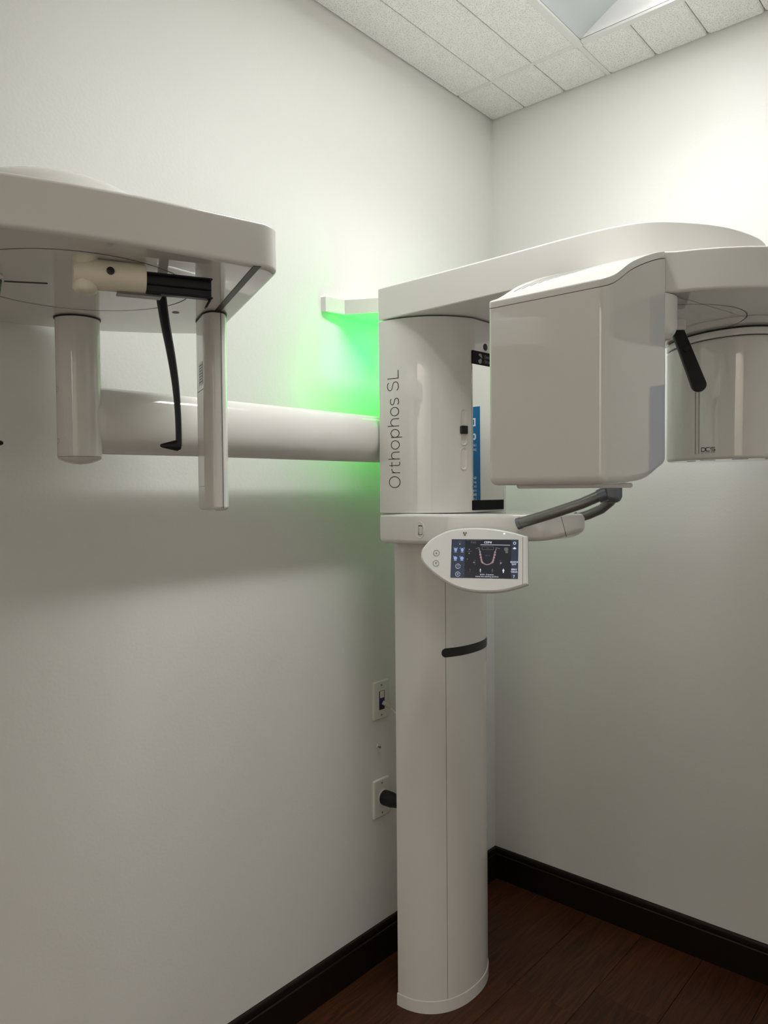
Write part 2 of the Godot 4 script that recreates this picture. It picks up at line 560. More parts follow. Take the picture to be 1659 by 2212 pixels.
func ceiling_light(x0: float, z0: float, label: String) -> void:
	var x1 := x0 + 0.616; var z1 := z0 + 1.2185
	var t := thing("ceiling_light", label, "ceiling light", Vector3((x0 + x1) / 2, CEILING, (z0 + z1) / 2))
	var at := Transform3D(Basis(), -t.position)
	var b := MB.new(at)
	var f := 0.022
	b.box(Vector3(x0 + f / 2, 2.6995, (z0 + z1) / 2), Vector3(f, 0.008, z1 - z0), 0.0015, 2)
	b.box(Vector3(x1 - f / 2, 2.6995, (z0 + z1) / 2), Vector3(f, 0.008, z1 - z0), 0.0015, 2)
	b.box(Vector3((x0 + x1) / 2, 2.6995, z0 + f / 2), Vector3(x1 - x0 - 2 * f - 0.002, 0.008, f), 0.0015, 2)
	b.box(Vector3((x0 + x1) / 2, 2.6995, z1 - f / 2), Vector3(x1 - x0 - 2 * f - 0.002, 0.008, f), 0.0015, 2)
	obj("frame", b, M.grid, t)
	# two curved reflectors that rise from the frame to the middle
	var xm := (x0 + x1) / 2
	for s in [-1, 1]:
		b = MB.new(at)
		var lo := []; var hi := []
		for i in 13:
			var u := i / 12.0
			var p := Vector3(xm + s * lerpf(xm - x0 - f, 0.07, u), 2.7035 + 0.085 * sin(u * PI / 2), 0)
			lo.append(p); hi.append(p + Vector3(0, 0.003, 0))
		var r0 := PackedVector3Array(); var r1 := PackedVector3Array()
		for p in lo: r0.append(p + Vector3(0, 0, z0 + f)); r1.append(p + Vector3(0, 0, z1 - f))
		hi.reverse()
		for p in hi: r0.append(p + Vector3(0, 0, z0 + f)); r1.append(p + Vector3(0, 0, z1 - f))
		b.begin(); b.skin([r0, r1]); b.end()
		obj("reflector", b, M.reflector, t)
	for z in [z0 + f - 0.002, z1 - f + 0.002]:
		b = MB.new(at); b.box(Vector3(xm, 2.752, z), Vector3(x1 - x0 - 2 * f, 0.094, 0.003)); obj("end_plate", b, M.end_plate, t)
	b = MB.new(at); b.box(Vector3(xm, 2.798, (z0 + z1) / 2), Vector3(0.20, 0.004, z1 - z0 - 2 * f)); obj("top_plate", b, M.reflector, t)
	b = MB.new(at); b.box(Vector3(xm, 2.826, (z0 + z1) / 2), Vector3(x1 - x0 + 0.02, 0.03, z1 - z0 + 0.02)); obj("housing", b, M.backing, t)
	var lm := glow(Color(1.0, 0.99, 0.97), 1.6); lm.albedo_color = Color(0.9, 0.9, 0.9)
	b = MB.new(at); b.box(Vector3(xm, 2.748, (z0 + z1) / 2), Vector3(0.15, 0.045, z1 - z0 - 2 * f - 0.012), 0.012); obj("diffuser", b, lm, t)


# ------------------------------------------------------------------ the x-ray machine
var H := PackedVector2Array()      # plan of the upper housing


func machine() -> void:
	var t := thing("dental_xray_machine", "tall glossy white dental x-ray machine with overhead arm and touchscreen in the room corner", "x-ray machine", ORIGIN)
	column(t)
	housing(t)
	bite_shelf(t)
	touch_panel(t)
	overhead_arm(t)
	rotating_unit(t)
	ceph_unit(t)


func column(t: Node3D) -> void:
	var D := dshape(0.171, 0.14, 0.585, 0.164, 2.2, 72)
	# split by a fine seam near the front on either side
	var s0 := 0.143
	var total := 0.0
	for i in D.size() - 1: total += D[i].distance_to(D[i + 1])
	var cut := PackedVector2Array()
	var run := 0.0
	for i in D.size():
		if i > 0:
			var before := run
			run += D[i - 1].distance_to(D[i])
			for s in [s0, total - s0]:
				if before < s and run >= s:
					for o in [[-0.0009, 0.0], [-0.0005, -0.004], [0.0005, -0.004], [0.0009, 0.0]]:
						cut.append(lay(D, s + o[0], o[1]))
		cut.append(D[i])
	var b := mb(); b.solid(cut, 0.034, 1.266, 0.0006, 0.0, 2); obj("column_body", b, M.shell, t, 30)
	b = mb(); b.solid(MB.inset(D, -0.002), 0.0, 0.0335, 0.0, 0.0012, 2); obj("base_cover", b, M.shell, t, 30)
	# dark grip slot wrapped round the front
	b = mb()
	b.begin()
	var y0 := 0.957; var y1 := 0.981
	var sA := s0 - 0.012; var sB := total - sA
	var out := []; var back := []
	for k in 61:
		var u := (1 - cos(PI * k / 60.0)) / 2
		var s := lerpf(sA, sB, u)
		var e := minf(s - sA, sB - s)
		var hh := 0.012 * sqrt(clampf(1.0 - pow(1.0 - minf(e / 0.012, 1.0), 2), 0.0, 1.0)) + 0.00001
		var ym := (y0 + y1) / 2
		var p := lay(D, s, 0.0012); var p2 := lay(D, s, 0.0012 - minf(hh, 0.004) * 0.0); var pi_ := lay(D, s, -0.002)
		out.append(PackedVector3Array([Vector3(pi_.x, ym - hh, pi_.y), Vector3(p.x, ym - hh, p.y), Vector3(p2.x, ym, p2.y), Vector3(p.x, ym + hh, p.y), Vector3(pi_.x, ym + hh, pi_.y)]))
	b.skin(out); b.end()
	obj("grip_slot", b, M.slot, t)


func stroke_letters(put: Callable, hw: float, b: MB) -> void:
	# light round lettering, along x in reading direction, y up, in pixels of the photograph's scale
	var L := func(pts: Array) -> void: b.strip(PackedVector2Array(pts), hw, put, false, 2.0)
	var A := func(pts: PackedVector2Array) -> void: b.strip(pts, hw, put, false, 2.0)
	var ring := func(x0: float, x1: float, h: float) -> void:
		var a := arc(Vector2((x0 + x1) / 2, h / 2), (x1 - x0) / 2 - 0.7, h / 2 - 0.2, 0, 360, 40); a.remove_at(40)
		b.strip(a, hw, put, true, 2.0)
	var ess := func(x0: float, x1: float, h: float) -> void:
		var w := x1 - x0
		A.call(smooth([Vector2(x0 + w * 0.02, h * 0.14), Vector2(x0 + w * 0.25, h * 0.02), Vector2(x0 + w * 0.55, 0.0), Vector2(x0 + w * 0.90, h * 0.09), Vector2(x0 + w * 0.98, h * 0.27), Vector2(x0 + w * 0.86, h * 0.44), Vector2(x0 + w * 0.5, h * 0.52), Vector2(x0 + w * 0.14, h * 0.61), Vector2(x0 + w * 0.03, h * 0.76), Vector2(x0 + w * 0.14, h * 0.92), Vector2(x0 + w * 0.47, h), Vector2(x0 + w * 0.74, h * 0.98), Vector2(x0 + w * 0.92, h * 0.88)], 6))
	var aitch := func(x0: float, x1: float) -> void:
		L.call([Vector2(x0, 0), Vector2(x0, 24)])
		var pts := PackedVector2Array([Vector2(x1, 0), Vector2(x1, 9)])
		pts.append_array(arc(Vector2((x0 + x1) / 2, 9.5), (x1 - x0) / 2, 7.7, 2, 178, 18))
		A.call(pts)
	ring.call(6.6, 31.8, 23.0)
	L.call([Vector2(39.4, 0), Vector2(39.4, 17)])
	A.call(smooth([Vector2(39.4, 9), Vector2(40.6, 12.8), Vector2(43.4, 16.0), Vector2(48.3, 17.0)], 6))
	L.call([Vector2(51.8, 16.4), Vector2(62.5, 16.4)])
	A.call(smooth([Vector2(55.1, 22), Vector2(55.1, 10), Vector2(55.1, 4.2), Vector2(56.4, 1.0), Vector2(59.2, 0.0), Vector2(62.8, 0.9)], 6))
	aitch.call(69.2, 84.2)
	ring.call(90.0, 109.6, 17.4)
	L.call([Vector2(116.2, -5.6), Vector2(116.2, 17)])
	ring.call(115.4, 134.0, 17.4)
	aitch.call(140.6, 156.3)
	ring.call(162.1, 181.6, 17.4)
	ess.call(186.4, 200.4, 17.2)
	ess.call(217.0, 236.0, 23.0)
	L.call([Vector2(243.4, 23), Vector2(243.4, 0), Vector2(260.8, 0)])


func housing(t: Node3D) -> void:
	H = dshape(0.171, 0.212, 0.60, 0.206, 2.2, 96, 0.374)
	var b := mb()
	b.solid(H, 1.342, 1.838, 0.001, 0.001, 1)
	var body := obj("column_housing", b, M.white, t, 30)
	# name lettering that reads upwards
	b = mb()
	var put := func(v: Vector2) -> Vector3:
		var p := lay(H, 0.0646 - 0.0000154 * v.x - 0.00143 * v.y, 0.0004)
		return Vector3(p.x, 1.399 + 0.001184 * v.x, p.y)
	stroke_letters(put, 0.72, b)
	var o := obj("name_lettering", b, M.ink, body)
	o.set_meta("label", "thin black lettering running up the housing")
	# recessed slide with a dark knob
	var groove := func(y0: float, y1: float, s: float, hw: float) -> MB:
		var g := mb()
		var pts := PackedVector2Array()
		pts.append_array(arc(Vector2(s, y1 - hw), hw, hw, 0, 180, 10))
		pts.append_array(arc(Vector2(s, y0 + hw), hw, hw, 180, 360, 10))
		var rings := []
		for r in [[0.0, 0.0002], [0.0008, 0.0025], [0.0018, 0.0024], [0.0042, 0.0002]]:
			var ring := PackedVector3Array()
			for v in MB.inset(pts, r[0]):
				var p := lay(H, v.x, r[1]); ring.append(Vector3(p.x, v.y, p.y))
			rings.append(ring)
		g.skin(rings); g.cap(rings[-1])
		return g
	obj("slide_track", groove.call(1.451, 1.508, 0.2315, 0.0092), M.shell, body)
	obj("slide_track", groove.call(1.513, 1.606, 0.2315, 0.0092), M.shell, body)
	b = mb()
	var kp := lay(H, 0.2315, 0.003); var kd := (lay(H, 0.2415) - lay(H, 0.2215)).normalized()
	b.xf = b.xf * Transform3D(Basis(Vector3(kd.x, 0, kd.y), Vector3.UP, Vector3(kd.x, 0, kd.y).cross(Vector3.UP)), Vector3(kp.x, 1.5525, kp.y))
	b.box(Vector3(), Vector3(0.019, 0.021, 0.012), 0.0025)
	b.box(Vector3(0, -0.003, 0.006), Vector3(0.012, 0.004, 0.004), 0.001)
	o = obj("slide_knob", b, M.black, body); o.set_meta("label", "small black sliding knob")
	# mirror on the front, between two dark bands
	var yawed := Transform3D(Basis(Vector3.UP, deg_to_rad(-3.0)), Vector3(0.3765, 0, 0.610))
	b = mb(yawed); b.box(Vector3(0, 1.552, 0), Vector3(0.005, 0.410, 0.134), 0.001, 1); var mr := obj("patient_mirror", b, M.mirror, t)
	b = mb(yawed); b.box(Vector3(0.0008, 1.739, 0), Vector3(0.0052, 0.0345, 0.1345), 0.0008, 1); obj("mirror_band", b, M.band, mr)
	b = mb(yawed); b.box(Vector3(0.0008, 1.3605, 0), Vector3(0.0052, 0.026, 0.1345), 0.0008, 1); obj("mirror_band", b, M.band, mr)
	b = mb(yawed * Transform3D(Basis(Vector3.UP, PI / 2), Vector3(0.0036, 1.739, 0)))
	text(b, "Dentsply", 0.0085, Vector2(-0.018, 0.0055), 0.0002, false)
	text(b, "Sirona", 0.0085, Vector2(-0.018, -0.0065), 0.0002, false)
	var leaf := arc(Vector2(-0.037, -0.0065), 0.0075, 0.0075, 180, 420, 14)
	for k in leaf.size() - 2: b.t(Vector3(leaf[0].x, leaf[0].y, 0.0002), Vector3(leaf[k + 1].x, leaf[k + 1].y, 0.0002), Vector3(leaf[k + 2].x, leaf[k + 2].y, 0.0002))
	leaf = arc(Vector2(-0.036, 0.0035), 0.0085, 0.0085, -20, 150, 12)
	for k in leaf.size() - 2: b.t(Vector3(leaf[0].x, leaf[0].y, 0.0002), Vector3(leaf[k + 1].x, leaf[k + 1].y, 0.0002), Vector3(leaf[k + 2].x, leaf[k + 2].y, 0.0002))
	obj("mirror_lettering", b, M.logo, mr)
	# small dark oval window above the mirror
	b = mb(Transform3D(Basis(Vector3.BACK, -PI / 2), Vector3(0.3735, 1.772, 0.616)))
	b.lathe([Vector2(0.0001, 0.0), Vector2(0.0085, 0.0), Vector2(0.0095, 0.0012), Vector2(0.0085, 0.002), Vector2(0.0001, 0.002)], Vector3(), 24)
	obj("light_window", b, M.seam, body)
	# bracket that ties the column to the wall, and the green status light on its back
	b = mb()
	b.solid(PackedVector2Array([Vector2(0.0, 0.847), Vector2(0.014, 0.843), Vector2(0.026, 0.782), Vector2(0.172, 0.698), Vector2(0.172, 0.60), Vector2(0.0, 0.60)]), 1.885, 1.924, 0.0, 0.0)
	obj("wall_bracket", b, M.shell, t)
	var green := glow(Color(0.0, 1.0, 0.45), 2.0)
	b = mb(); b.box(Vector3(0.1675, 1.745, 0.685), Vector3(0.005, 0.145, 0.05), 0.002); obj("status_light", b, green, t).set_meta("label", "green glowing status light on the back")
	var sp := SpotLight3D.new()
	sp.name = "status_spot"
	sp.position = Vector3(0.163, 1.79, 0.69) - ORIGIN
	sp.rotation_degrees = Vector3(0, 90, 0)
	sp.spot_angle = 48; sp.spot_angle_attenuation = 0.06
	sp.light_color = Color(0.0, 1.0, 0.5); sp.light_energy = 0.03; sp.light_size = 0.012; sp.spot_range = 8; sp.shadow_enabled = true
	sp.spot_attenuation = 2.0
	t.add_child(sp)
	var al := AreaLight3D.new()
	al.name = "status_area"
	al.position = Vector3(0.162, 1.70, 0.68) - ORIGIN
	al.rotation_degrees = Vector3(0, 90, 0)
	al.area_size = Vector2(0.05, 0.05)
	al.light_color = Color(0.0, 1.0, 0.05); al.light_energy = 0.06; al.shadow_enabled = true
	t.add_child(al)


func bite_shelf(t: Node3D) -> void:
	var side := [Vector2(0.171, 0.806), Vector2(0.235, 0.803), Vector2(0.30, 0.795), Vector2(0.36, 0.775), Vector2(0.44, 0.735), Vector2(0.52, 0.695), Vector2(0.58, 0.663), Vector2(0.625, 0.632), Vector2(0.645, 0.60)]
	var o := smooth(side, 5)
	var n := o.size()
	for i in range(n - 2, -1, -1): o.append(Vector2(o[i].x, 1.2 - o[i].y))
	# underside rises towards the tip
	var b := mb()
	b.begin()
	var rings := []
	var lev := [[0.012, 0.0], [0.006, 0.0016], [0.002, 0.006], [0.0, 0.012]]
	var bot := func(x: float) -> float: return 1.263 + 0.011 * smoothstep(0.3, 0.55, x) + 0.024 * pow(smoothstep(0.52, 0.66, x), 2)
	for l in lev:
		var ring := PackedVector3Array()
		for v in MB.inset(o, l[0]): ring.append(Vector3(v.x, bot.call(v.x) + l[1], v.y))
		rings.append(ring)
	for l in [[0.0, 0.009], [0.0012, 0.0045], [0.004, 0.0014], [0.009, 0.0]]:
		var ring := PackedVector3Array()
		for v in MB.inset(o, l[0]): ring.append(Vector3(v.x, 1.3405 - l[1], v.y))
		rings.append(ring)
	b.skin(rings)
	var m := o.size()
	for e in [0, rings.size() - 1]:
		for i in m / 2:
			var j := m - 1 - i
			if i + 1 < j - 1 + 1:
				if e == 0: b.q(rings[e][i + 1], rings[e][i], rings[e][j], rings[e][j - 1])
				else: b.q(rings[e][i], rings[e][i + 1], rings[e][j - 1], rings[e][j])
	b.end()
	var body := obj("bite_shelf", b, M.white, t, 40)
	# seam before the tip
	b = mb()
	var pts := PackedVector2Array()
	var seam := []
	for k in 9: seam.append(Vector3(0.607 + 0.010 * k / 8.0, 1.334 - 0.048 * k / 8.0, 0))
	var lft := []; var rgt := []
	for p in seam:
		for i in o.size() / 2 - 1:
			if o[i].x <= p.x and o[i + 1].x > p.x:
				var f: float = (p.x - o[i].x) / (o[i + 1].x - o[i].x)
				var w: Vector2 = o[i].lerp(o[i + 1], f)
				var nn: Vector2 = Vector2(-(o[i + 1] - o[i]).normalized().y, (o[i + 1] - o[i]).normalized().x)
				w += nn * (0.0003 if nn.y > 0 else -0.0003)
				lft.append(Vector3(w.x - 0.0006, p.y, w.y)); rgt.append(Vector3(w.x + 0.0006, p.y, w.y - 0.0004))
	for i in lft.size() - 1: b.q(lft[i], lft[i + 1], rgt[i + 1], rgt[i])
	obj("tip_seam", b, M.seam, body)
	# rocker switch in an oval recess on the near side
	var sw := Transform3D(Basis(Vector3.UP, deg_to_rad(9)), Vector3(0.295, 1.300, 0.7958))
	b = mb(sw)
	b.begin()
	rings = []
	for l in [[1.0, -0.002], [1.0, 0.0006], [0.94, 0.0011], [0.86, 0.0004], [0.80, -0.0004 + 0.0006], [0.0, 0.0002]]:
		var ring := PackedVector3Array()
		for v in arc(Vector2(), 0.0135 * maxf(l[0], 0.001), 0.0215 * maxf(l[0], 0.001), 0, 348.75, 31): ring.append(Vector3(v.x, v.y, l[1]))
		rings.append(ring)
	b.skin(rings); b.end()
	var rec := obj("switch_recess", b, M.shell, body, 60)
	b = mb(sw); b.box(Vector3(0.0015, 0.0, 0.0005), Vector3(0.0105, 0.024, 0.002), 0.0006, 1); obj("switch_frame", b, M.seam, body)
	b = mb(sw * Transform3D(Basis(Vector3.RIGHT, 0.14), Vector3(0.0022, -0.0012, 0.0012))); b.box(Vector3(), Vector3(0.0088, 0.0208, 0.0034), 0.0012, 2)
	obj("rocker_switch", b, M.panel, body)
	# tubular grab handle: two tubes that meet in a raised block
	var h := Node3D.new(); h.name = "grab_handle"; t.add_child(h, true)
	b = mb(); b.tube([Vector3(0.529, 1.319, 0.705), Vector3(0.600, 1.341, 0.690), Vector3(0.670, 1.366, 0.668), Vector3(0.714, 1.388, 0.645)], 0.0128, 24); obj("tube", b, M.steel, h)
	b = mb()
	b.tube([Vector3(0.618, 1.328, 0.592), Vector3(0.650, 1.338, 0.590), Vector3(0.685, 1.352, 0.594), Vector3(0.712, 1.370, 0.604), Vector3(0.724, 1.392, 0.614)], 0.0115, 24); obj("tube", b, M.steel, h)
	b = mb(); b.tube([Vector3(0.612, 1.3265, 0.592), Vector3(0.622, 1.3295, 0.592)], 0.0145, 24); obj("collar", b, M.blue_steel, h)
	b = mb(); b.tube([Vector3(0.523, 1.317, 0.706), Vector3(0.532, 1.320, 0.704)], 0.0140, 24); obj("collar", b, M.blue_steel, h)
	b = mb(); b.tube([Vector3(0.703, 1.382, 0.651), Vector3(0.719, 1.389, 0.643)], [0.0155, 0.0175], 24); obj("collar", b, M.blue_steel, h)
	b = mb(Transform3D(Basis(Vector3.UP, deg_to_rad(25)), Vector3(0.722, 1.397, 0.622))); b.box(Vector3(), Vector3(0.048, 0.060, 0.046), 0.017, 6); obj("handle_block", b, M.blue_steel, h)


func touch_panel(t: Node3D) -> void:
	var a := Vector3(0.8890, 0, -0.4586); var n := Vector3(0.443, 0.2588, 0.8583); var u := n.cross(a).normalized()
	var at := Transform3D(Basis(a, u, n), Vector3(0.483, 1.236, 0.787))
	var flat := at * Transform3D(Basis(Vector3.RIGHT, PI / 2), Vector3())    # outline (x, z) -> panel (x, -y), extruded along the normal
	var egg := [Vector2(0.0998, 0.0553), Vector2(0.06, 0.0662), Vector2(0.0229, 0.0727), Vector2(-0.0145, 0.0755), Vector2(-0.0516, 0.0742), Vector2(-0.0889, 0.0682), Vector2(-0.1267, 0.0492), Vector2(-0.1473, 0.0274), Vector2(-0.1525, 0.0159), Vector2(-0.1535, 0.0030), Vector2(-0.1492, -0.0089), Vector2(-0.1349, -0.0255), Vector2(-0.1037, -0.0495), Vector2(-0.0654, -0.0692), Vector2(-0.029, -0.0774), Vector2(0.0078, -0.0792), Vector2(0.0442, -0.0756), Vector2(0.0801, -0.0661), Vector2(0.1021, -0.0581)]
	var o := smooth(egg, 5)
	var flip := PackedVector2Array()
	for v in o: flip.append(Vector2(v.x, -v.y))
	var b := mb(flat); b.solid(flip, -0.026, 0.004, 0.010, 0.0045, 5)
	var body := obj("touch_panel", b, M.panel, t, 40)
	# face plate a little inside the rim
	b = mb(flat)
	b.solid(MB.inset(flip, 0.0045), 0.0, 0.0052, 0.0, 0.0006, 2)
	obj("face_plate", b, M.panel, body, 40)
	b = mb(at); b.strip(PackedVector2Array([Vector2(0.0885, 0.0535), Vector2(0.0895, -0.0585)]), 0.0005, func(v: Vector2) -> Vector3: return Vector3(v.x, v.y, 0.0054)); obj("end_seam", b, M.grey_ink, body)
	b = mb(); b.tube([Vector3(0.455, 1.272, 0.745), Vector3(0.462, 1.262, 0.765)], 0.022, 20); obj("panel_mount", b, M.shell, t)
	# screen
	b = mb(at); b.box(Vector3(-0.0005, 0.0003, 0.0054), Vector3(0.1575, 0.0925, 0.0012), 0.0005, 1); var scr := obj("display_screen", b, M.screen, body)
	var zz := 0.0062
	var on := func(v: Vector2) -> Vector3: return Vector3(v.x, v.y, zz)
	for x in [[-0.0785, -0.0465], [0.062, 0.0775]]:
		b = mb(at); b.q(Vector3(x[0], -0.0455, zz - 0.0001), Vector3(x[1], -0.0455, zz - 0.0001), Vector3(x[1], 0.046, zz - 0.0001), Vector3(x[0], 0.046, zz - 0.0001))
		obj("screen_sidebar", b, M.screen_side, scr)
	# screen grid to panel: runs from 148 to 1475 across and 150 to 915 down
	var P := func(x: float, y: float) -> Vector2: return Vector2(-0.0785 + (x - 140) * 0.0001178, 0.0457 - (y - 150) * 0.0001186)
	var w := mb(at); var g := mb(at); var bl := mb(at); var te := mb(at)
	text(w, "CEPH", 0.0052, P.call(868, 205), zz, true, true)
	text(g, "PAN", 0.0050, P.call(575, 207), zz)
	w.strip(PackedVector2Array([P.call(720, 253), P.call(1310, 257)]), 0.0005, on)
	g.strip(PackedVector2Array([P.call(435, 160), P.call(755, 160)]), 0.0004, on)
	text(w, "QUICK", 0.0041, P.call(1392, 592), zz, true, true); text(w, "OFF", 0.0041, P.call(1392, 638), zz, true, true)
	text(w, "69kV", 0.0041, P.call(1392, 740), zz, true, true); text(w, "12mA", 0.0041, P.call(1392, 786), zz, true, true)
	text(w, "?", 0.0062, P.call(1392, 878), zz, true, true)
	text(w, "M301 : R button,", 0.0032, P.call(865, 852), zz); text(w, "move into starting position", 0.0032, P.call(865, 890), zz)
	for k in 2:
		var c: Vector2 = P.call(280, [692, 852][k])
		var r := arc(c, 0.0054, 0.0054, 0, 345, 28); w.strip(r, 0.0004, on)
		text(w, ["T", "R"][k], 0.0047, c, zz)
	var dot := func(m: MB, c: Vector2, r: float, r2: float) -> void:
		var d := arc(c, r, r2, 0, 345, 23)
		for i in d.size(): m.t(Vector3(c.x, c.y, zz), Vector3(d[i].x, d[i].y, zz), Vector3(d[(i + 1) % d.size()].x, d[(i + 1) % d.size()].y, zz))
	# lamp symbol, heads with positioning lines, gear and face symbols
	g.strip(arc(P.call(303, 212), 0.0026, 0.0024, 0, 345, 20), 0.0003, on, true)
	for k in 7:
		var an := deg_to_rad(-20 + k * 36.7)
		g.strip(PackedVector2Array([P.call(303, 212) + Vector2(cos(an), sin(an)) * 0.0034, P.call(303, 212) + Vector2(cos(an), sin(an)) * 0.0048]), 0.0003, on)
	dot.call(w, P.call(303, 243), 0.0009, 0.0013)
	for k in 4:
		var c: Vector2 = P.call([222, 356, 222, 354][k], [358, 358, 530, 530][k])
		dot.call(bl, c, 0.0042 if k > 1 else 0.0035, 0.0042)
		w.strip(PackedVector2Array([c + Vector2(-0.0033, -0.0055), c + Vector2(0.0033, -0.0055)]), 0.0004, on)
		w.strip(PackedVector2Array([c + Vector2(-0.0042, 0.0052), c + Vector2(-0.0037 if k % 2 == 0 else -0.0056, 0.0026)]), 0.0004, on)
		if k < 2: w.strip(PackedVector2Array([c + Vector2(0.0042, 0.0052), c + Vector2(0.0037 if k == 0 else 0.0056, 0.0026)]), 0.0004, on)
	w.strip(arc(P.call(1396, 215), 0.0028, 0.0028, 0, 345, 20), 0.0006, on, true)
	dot.call(w, P.call(1397, 322), 0.0042, 0.0017); dot.call(w, P.call(1397, 304), 0.0016, 0.0012); g.strip(PackedVector2Array([P.call(1375, 358), P.call(1418, 358)]), 0.0003, on)
	# dental arch
	var jaw := smooth([P.call(690, 335), P.call(715, 400), P.call(735, 480), P.call(752, 560), P.call(790, 620), P.call(862, 652), P.call(935, 620), P.call(975, 560), P.call(992, 480), P.call(1012, 400), P.call(1040, 335)], 6)
	te.strip(jaw, 0.0008, on)
	for k in 2:
		for i in 6: dot.call(te, P.call([716, 722, 734, 746, 752, 762][i] if k == 0 else 1730 - [716, 722, 734, 746, 752, 762][i], [400, 452, 508, 556, 595, 615][i]), [0.0021, 0.0026, 0.0025, 0.0023, 0.0017, 0.0013][i], [0.0026, 0.0030, 0.0028, 0.0026, 0.0020, 0.0015][i])
		g.strip(PackedVector2Array([P.call(625 if k == 0 else 1105, 330), P.call(695 if k == 0 else 1035, 310), P.call(715 if k == 0 else 1015, 395)]), 0.0008, on)
	for i in 7: dot.call(te, P.call(780 + i * 27, 628 + 22 * sin((i + 0.0) / 6 * PI)), 0.0010, 0.0015)
	g.strip(PackedVector2Array([P.call(755, 290), P.call(980, 290), P.call(980, 350), P.call(755, 350)]), 0.0004, on, true)
	text(g, "PA", 0.0028, P.call(867, 320), zz); text(g, "14.1 s", 0.0034, P.call(868, 468), zz); text(g, "15x30", 0.0030, P.call(503, 388), zz)
	dot.call(w, P.call(497, 350), 0.0009, 0.0008); dot.call(w, P.call(497, 428), 0.0009, 0.0008); dot.call(g, P.call(465, 546), 0.0011, 0.0016)
	g.strip(PackedVector2Array([P.call(572, 610), P.call(628, 560), P.call(628, 662)]), 0.00025, on, true); g.strip(PackedVector2Array([P.call(1165, 610), P.call(1112, 560), P.call(1112, 662)]), 0.00025, on, true)
	w.strip(PackedVector2Array([P.call(590, 612), P.call(615, 612)]), 0.0004, on); dot.call(w, P.call(1133, 616), 0.0011, 0.0013)
	# skull silhouette and the four figures along the bottom
	dot.call(g, P.call(1232, 340), 0.0052, 0.0046); dot.call(g, P.call(1244, 392), 0.0034, 0.0036)
	for i in 4:
		var x: float = [527, 730, 968, 1185][i]
		var s: float = [0.6, 0.9, 0.9, 1.3][i]
		var m: MB = [g, w, g, w][i]
		dot.call(m, P.call(x, 762), 0.0019 * s, 0.0016 * s); dot.call(m, P.call(x, 795), 0.0011 * s, 0.0016 * s); dot.call(m, P.call(x, 740), 0.0006 * s, 0.0015 * s)
	obj("screen_symbols", w, M.text_white, scr); obj("screen_symbols", g, M.text_grey, scr); obj("screen_symbols", bl, M.text_blue, scr); obj("screen_symbols", te, M.teeth, scr)
	# two round keys with arrows, a trefoil and a small white light
	zz = 0.0058
	for k in 2:
		var c := Vector2(-0.115, [0.0125, -0.0125][k])
		b = mb(at); b.strip(arc(c, 0.0070, 0.0070, 0, 345, 30), 0.0005, on, true)
		var s := 1.0 if k == 0 else -1.0
		b.t(Vector3(c.x - 0.0021 * s, c.y - 0.0022 * s, zz), Vector3(c.x + 0.0021 * s, c.y - 0.0022 * s, zz), Vector3(c.x, c.y + 0.0030 * s, zz))
		obj("arrow_key", b, M.grey_ink, body)
	b = mb(at)
	var tc := Vector2(-0.048, 0.0605)
	for k in 3:
		var an := [30.0, 150.0, 270.0][k] as float
		var o1 := arc(tc, 0.0048, 0.0048, an - 30, an + 30, 8); var o2 := arc(tc, 0.0015, 0.0015, an - 30, an + 30, 8)
		for i in 8: b.q(on.call(o2[i]), on.call(o1[i]), on.call(o1[i + 1]), on.call(o2[i + 1]))
	dot.call(b, tc, 0.0008, 0.0008)
	var ol := mat(Color(0.36, 0.33, 0.10), 0.6)
	obj("radiation_symbol", b, ol, body)
	b = mb(at); dot.call(b, Vector2(0.045, 0.0605), 0.0016, 0.0016); obj("power_light", b, M.led_white, body)


func overhead_arm(t: Node3D) -> void:
	var near := [Vector2(0.171, 0.806), Vector2(0.345, 0.811), Vector2(0.497, 0.817), Vector2(0.633, 0.823), Vector2(0.723, 0.827), Vector2(0.813, 0.824), Vector2(0.880, 0.804), Vector2(0.933, 0.752), Vector2(0.980, 0.678), Vector2(1.008, 0.590), Vector2(1.016, 0.511), Vector2(1.000, 0.445), Vector2(0.950, 0.395), Vector2(0.870, 0.372), Vector2(0.750, 0.366), Vector2(0.600, 0.372), Vector2(0.400, 0.384), Vector2(0.171, 0.394)]
	var o := smooth(near, 6)
	var b := mb(); b.solid(o, 1.841, 1.925, 0.003, 0.005, 4)
	obj("overhead_arm", b, M.white, t, 35)


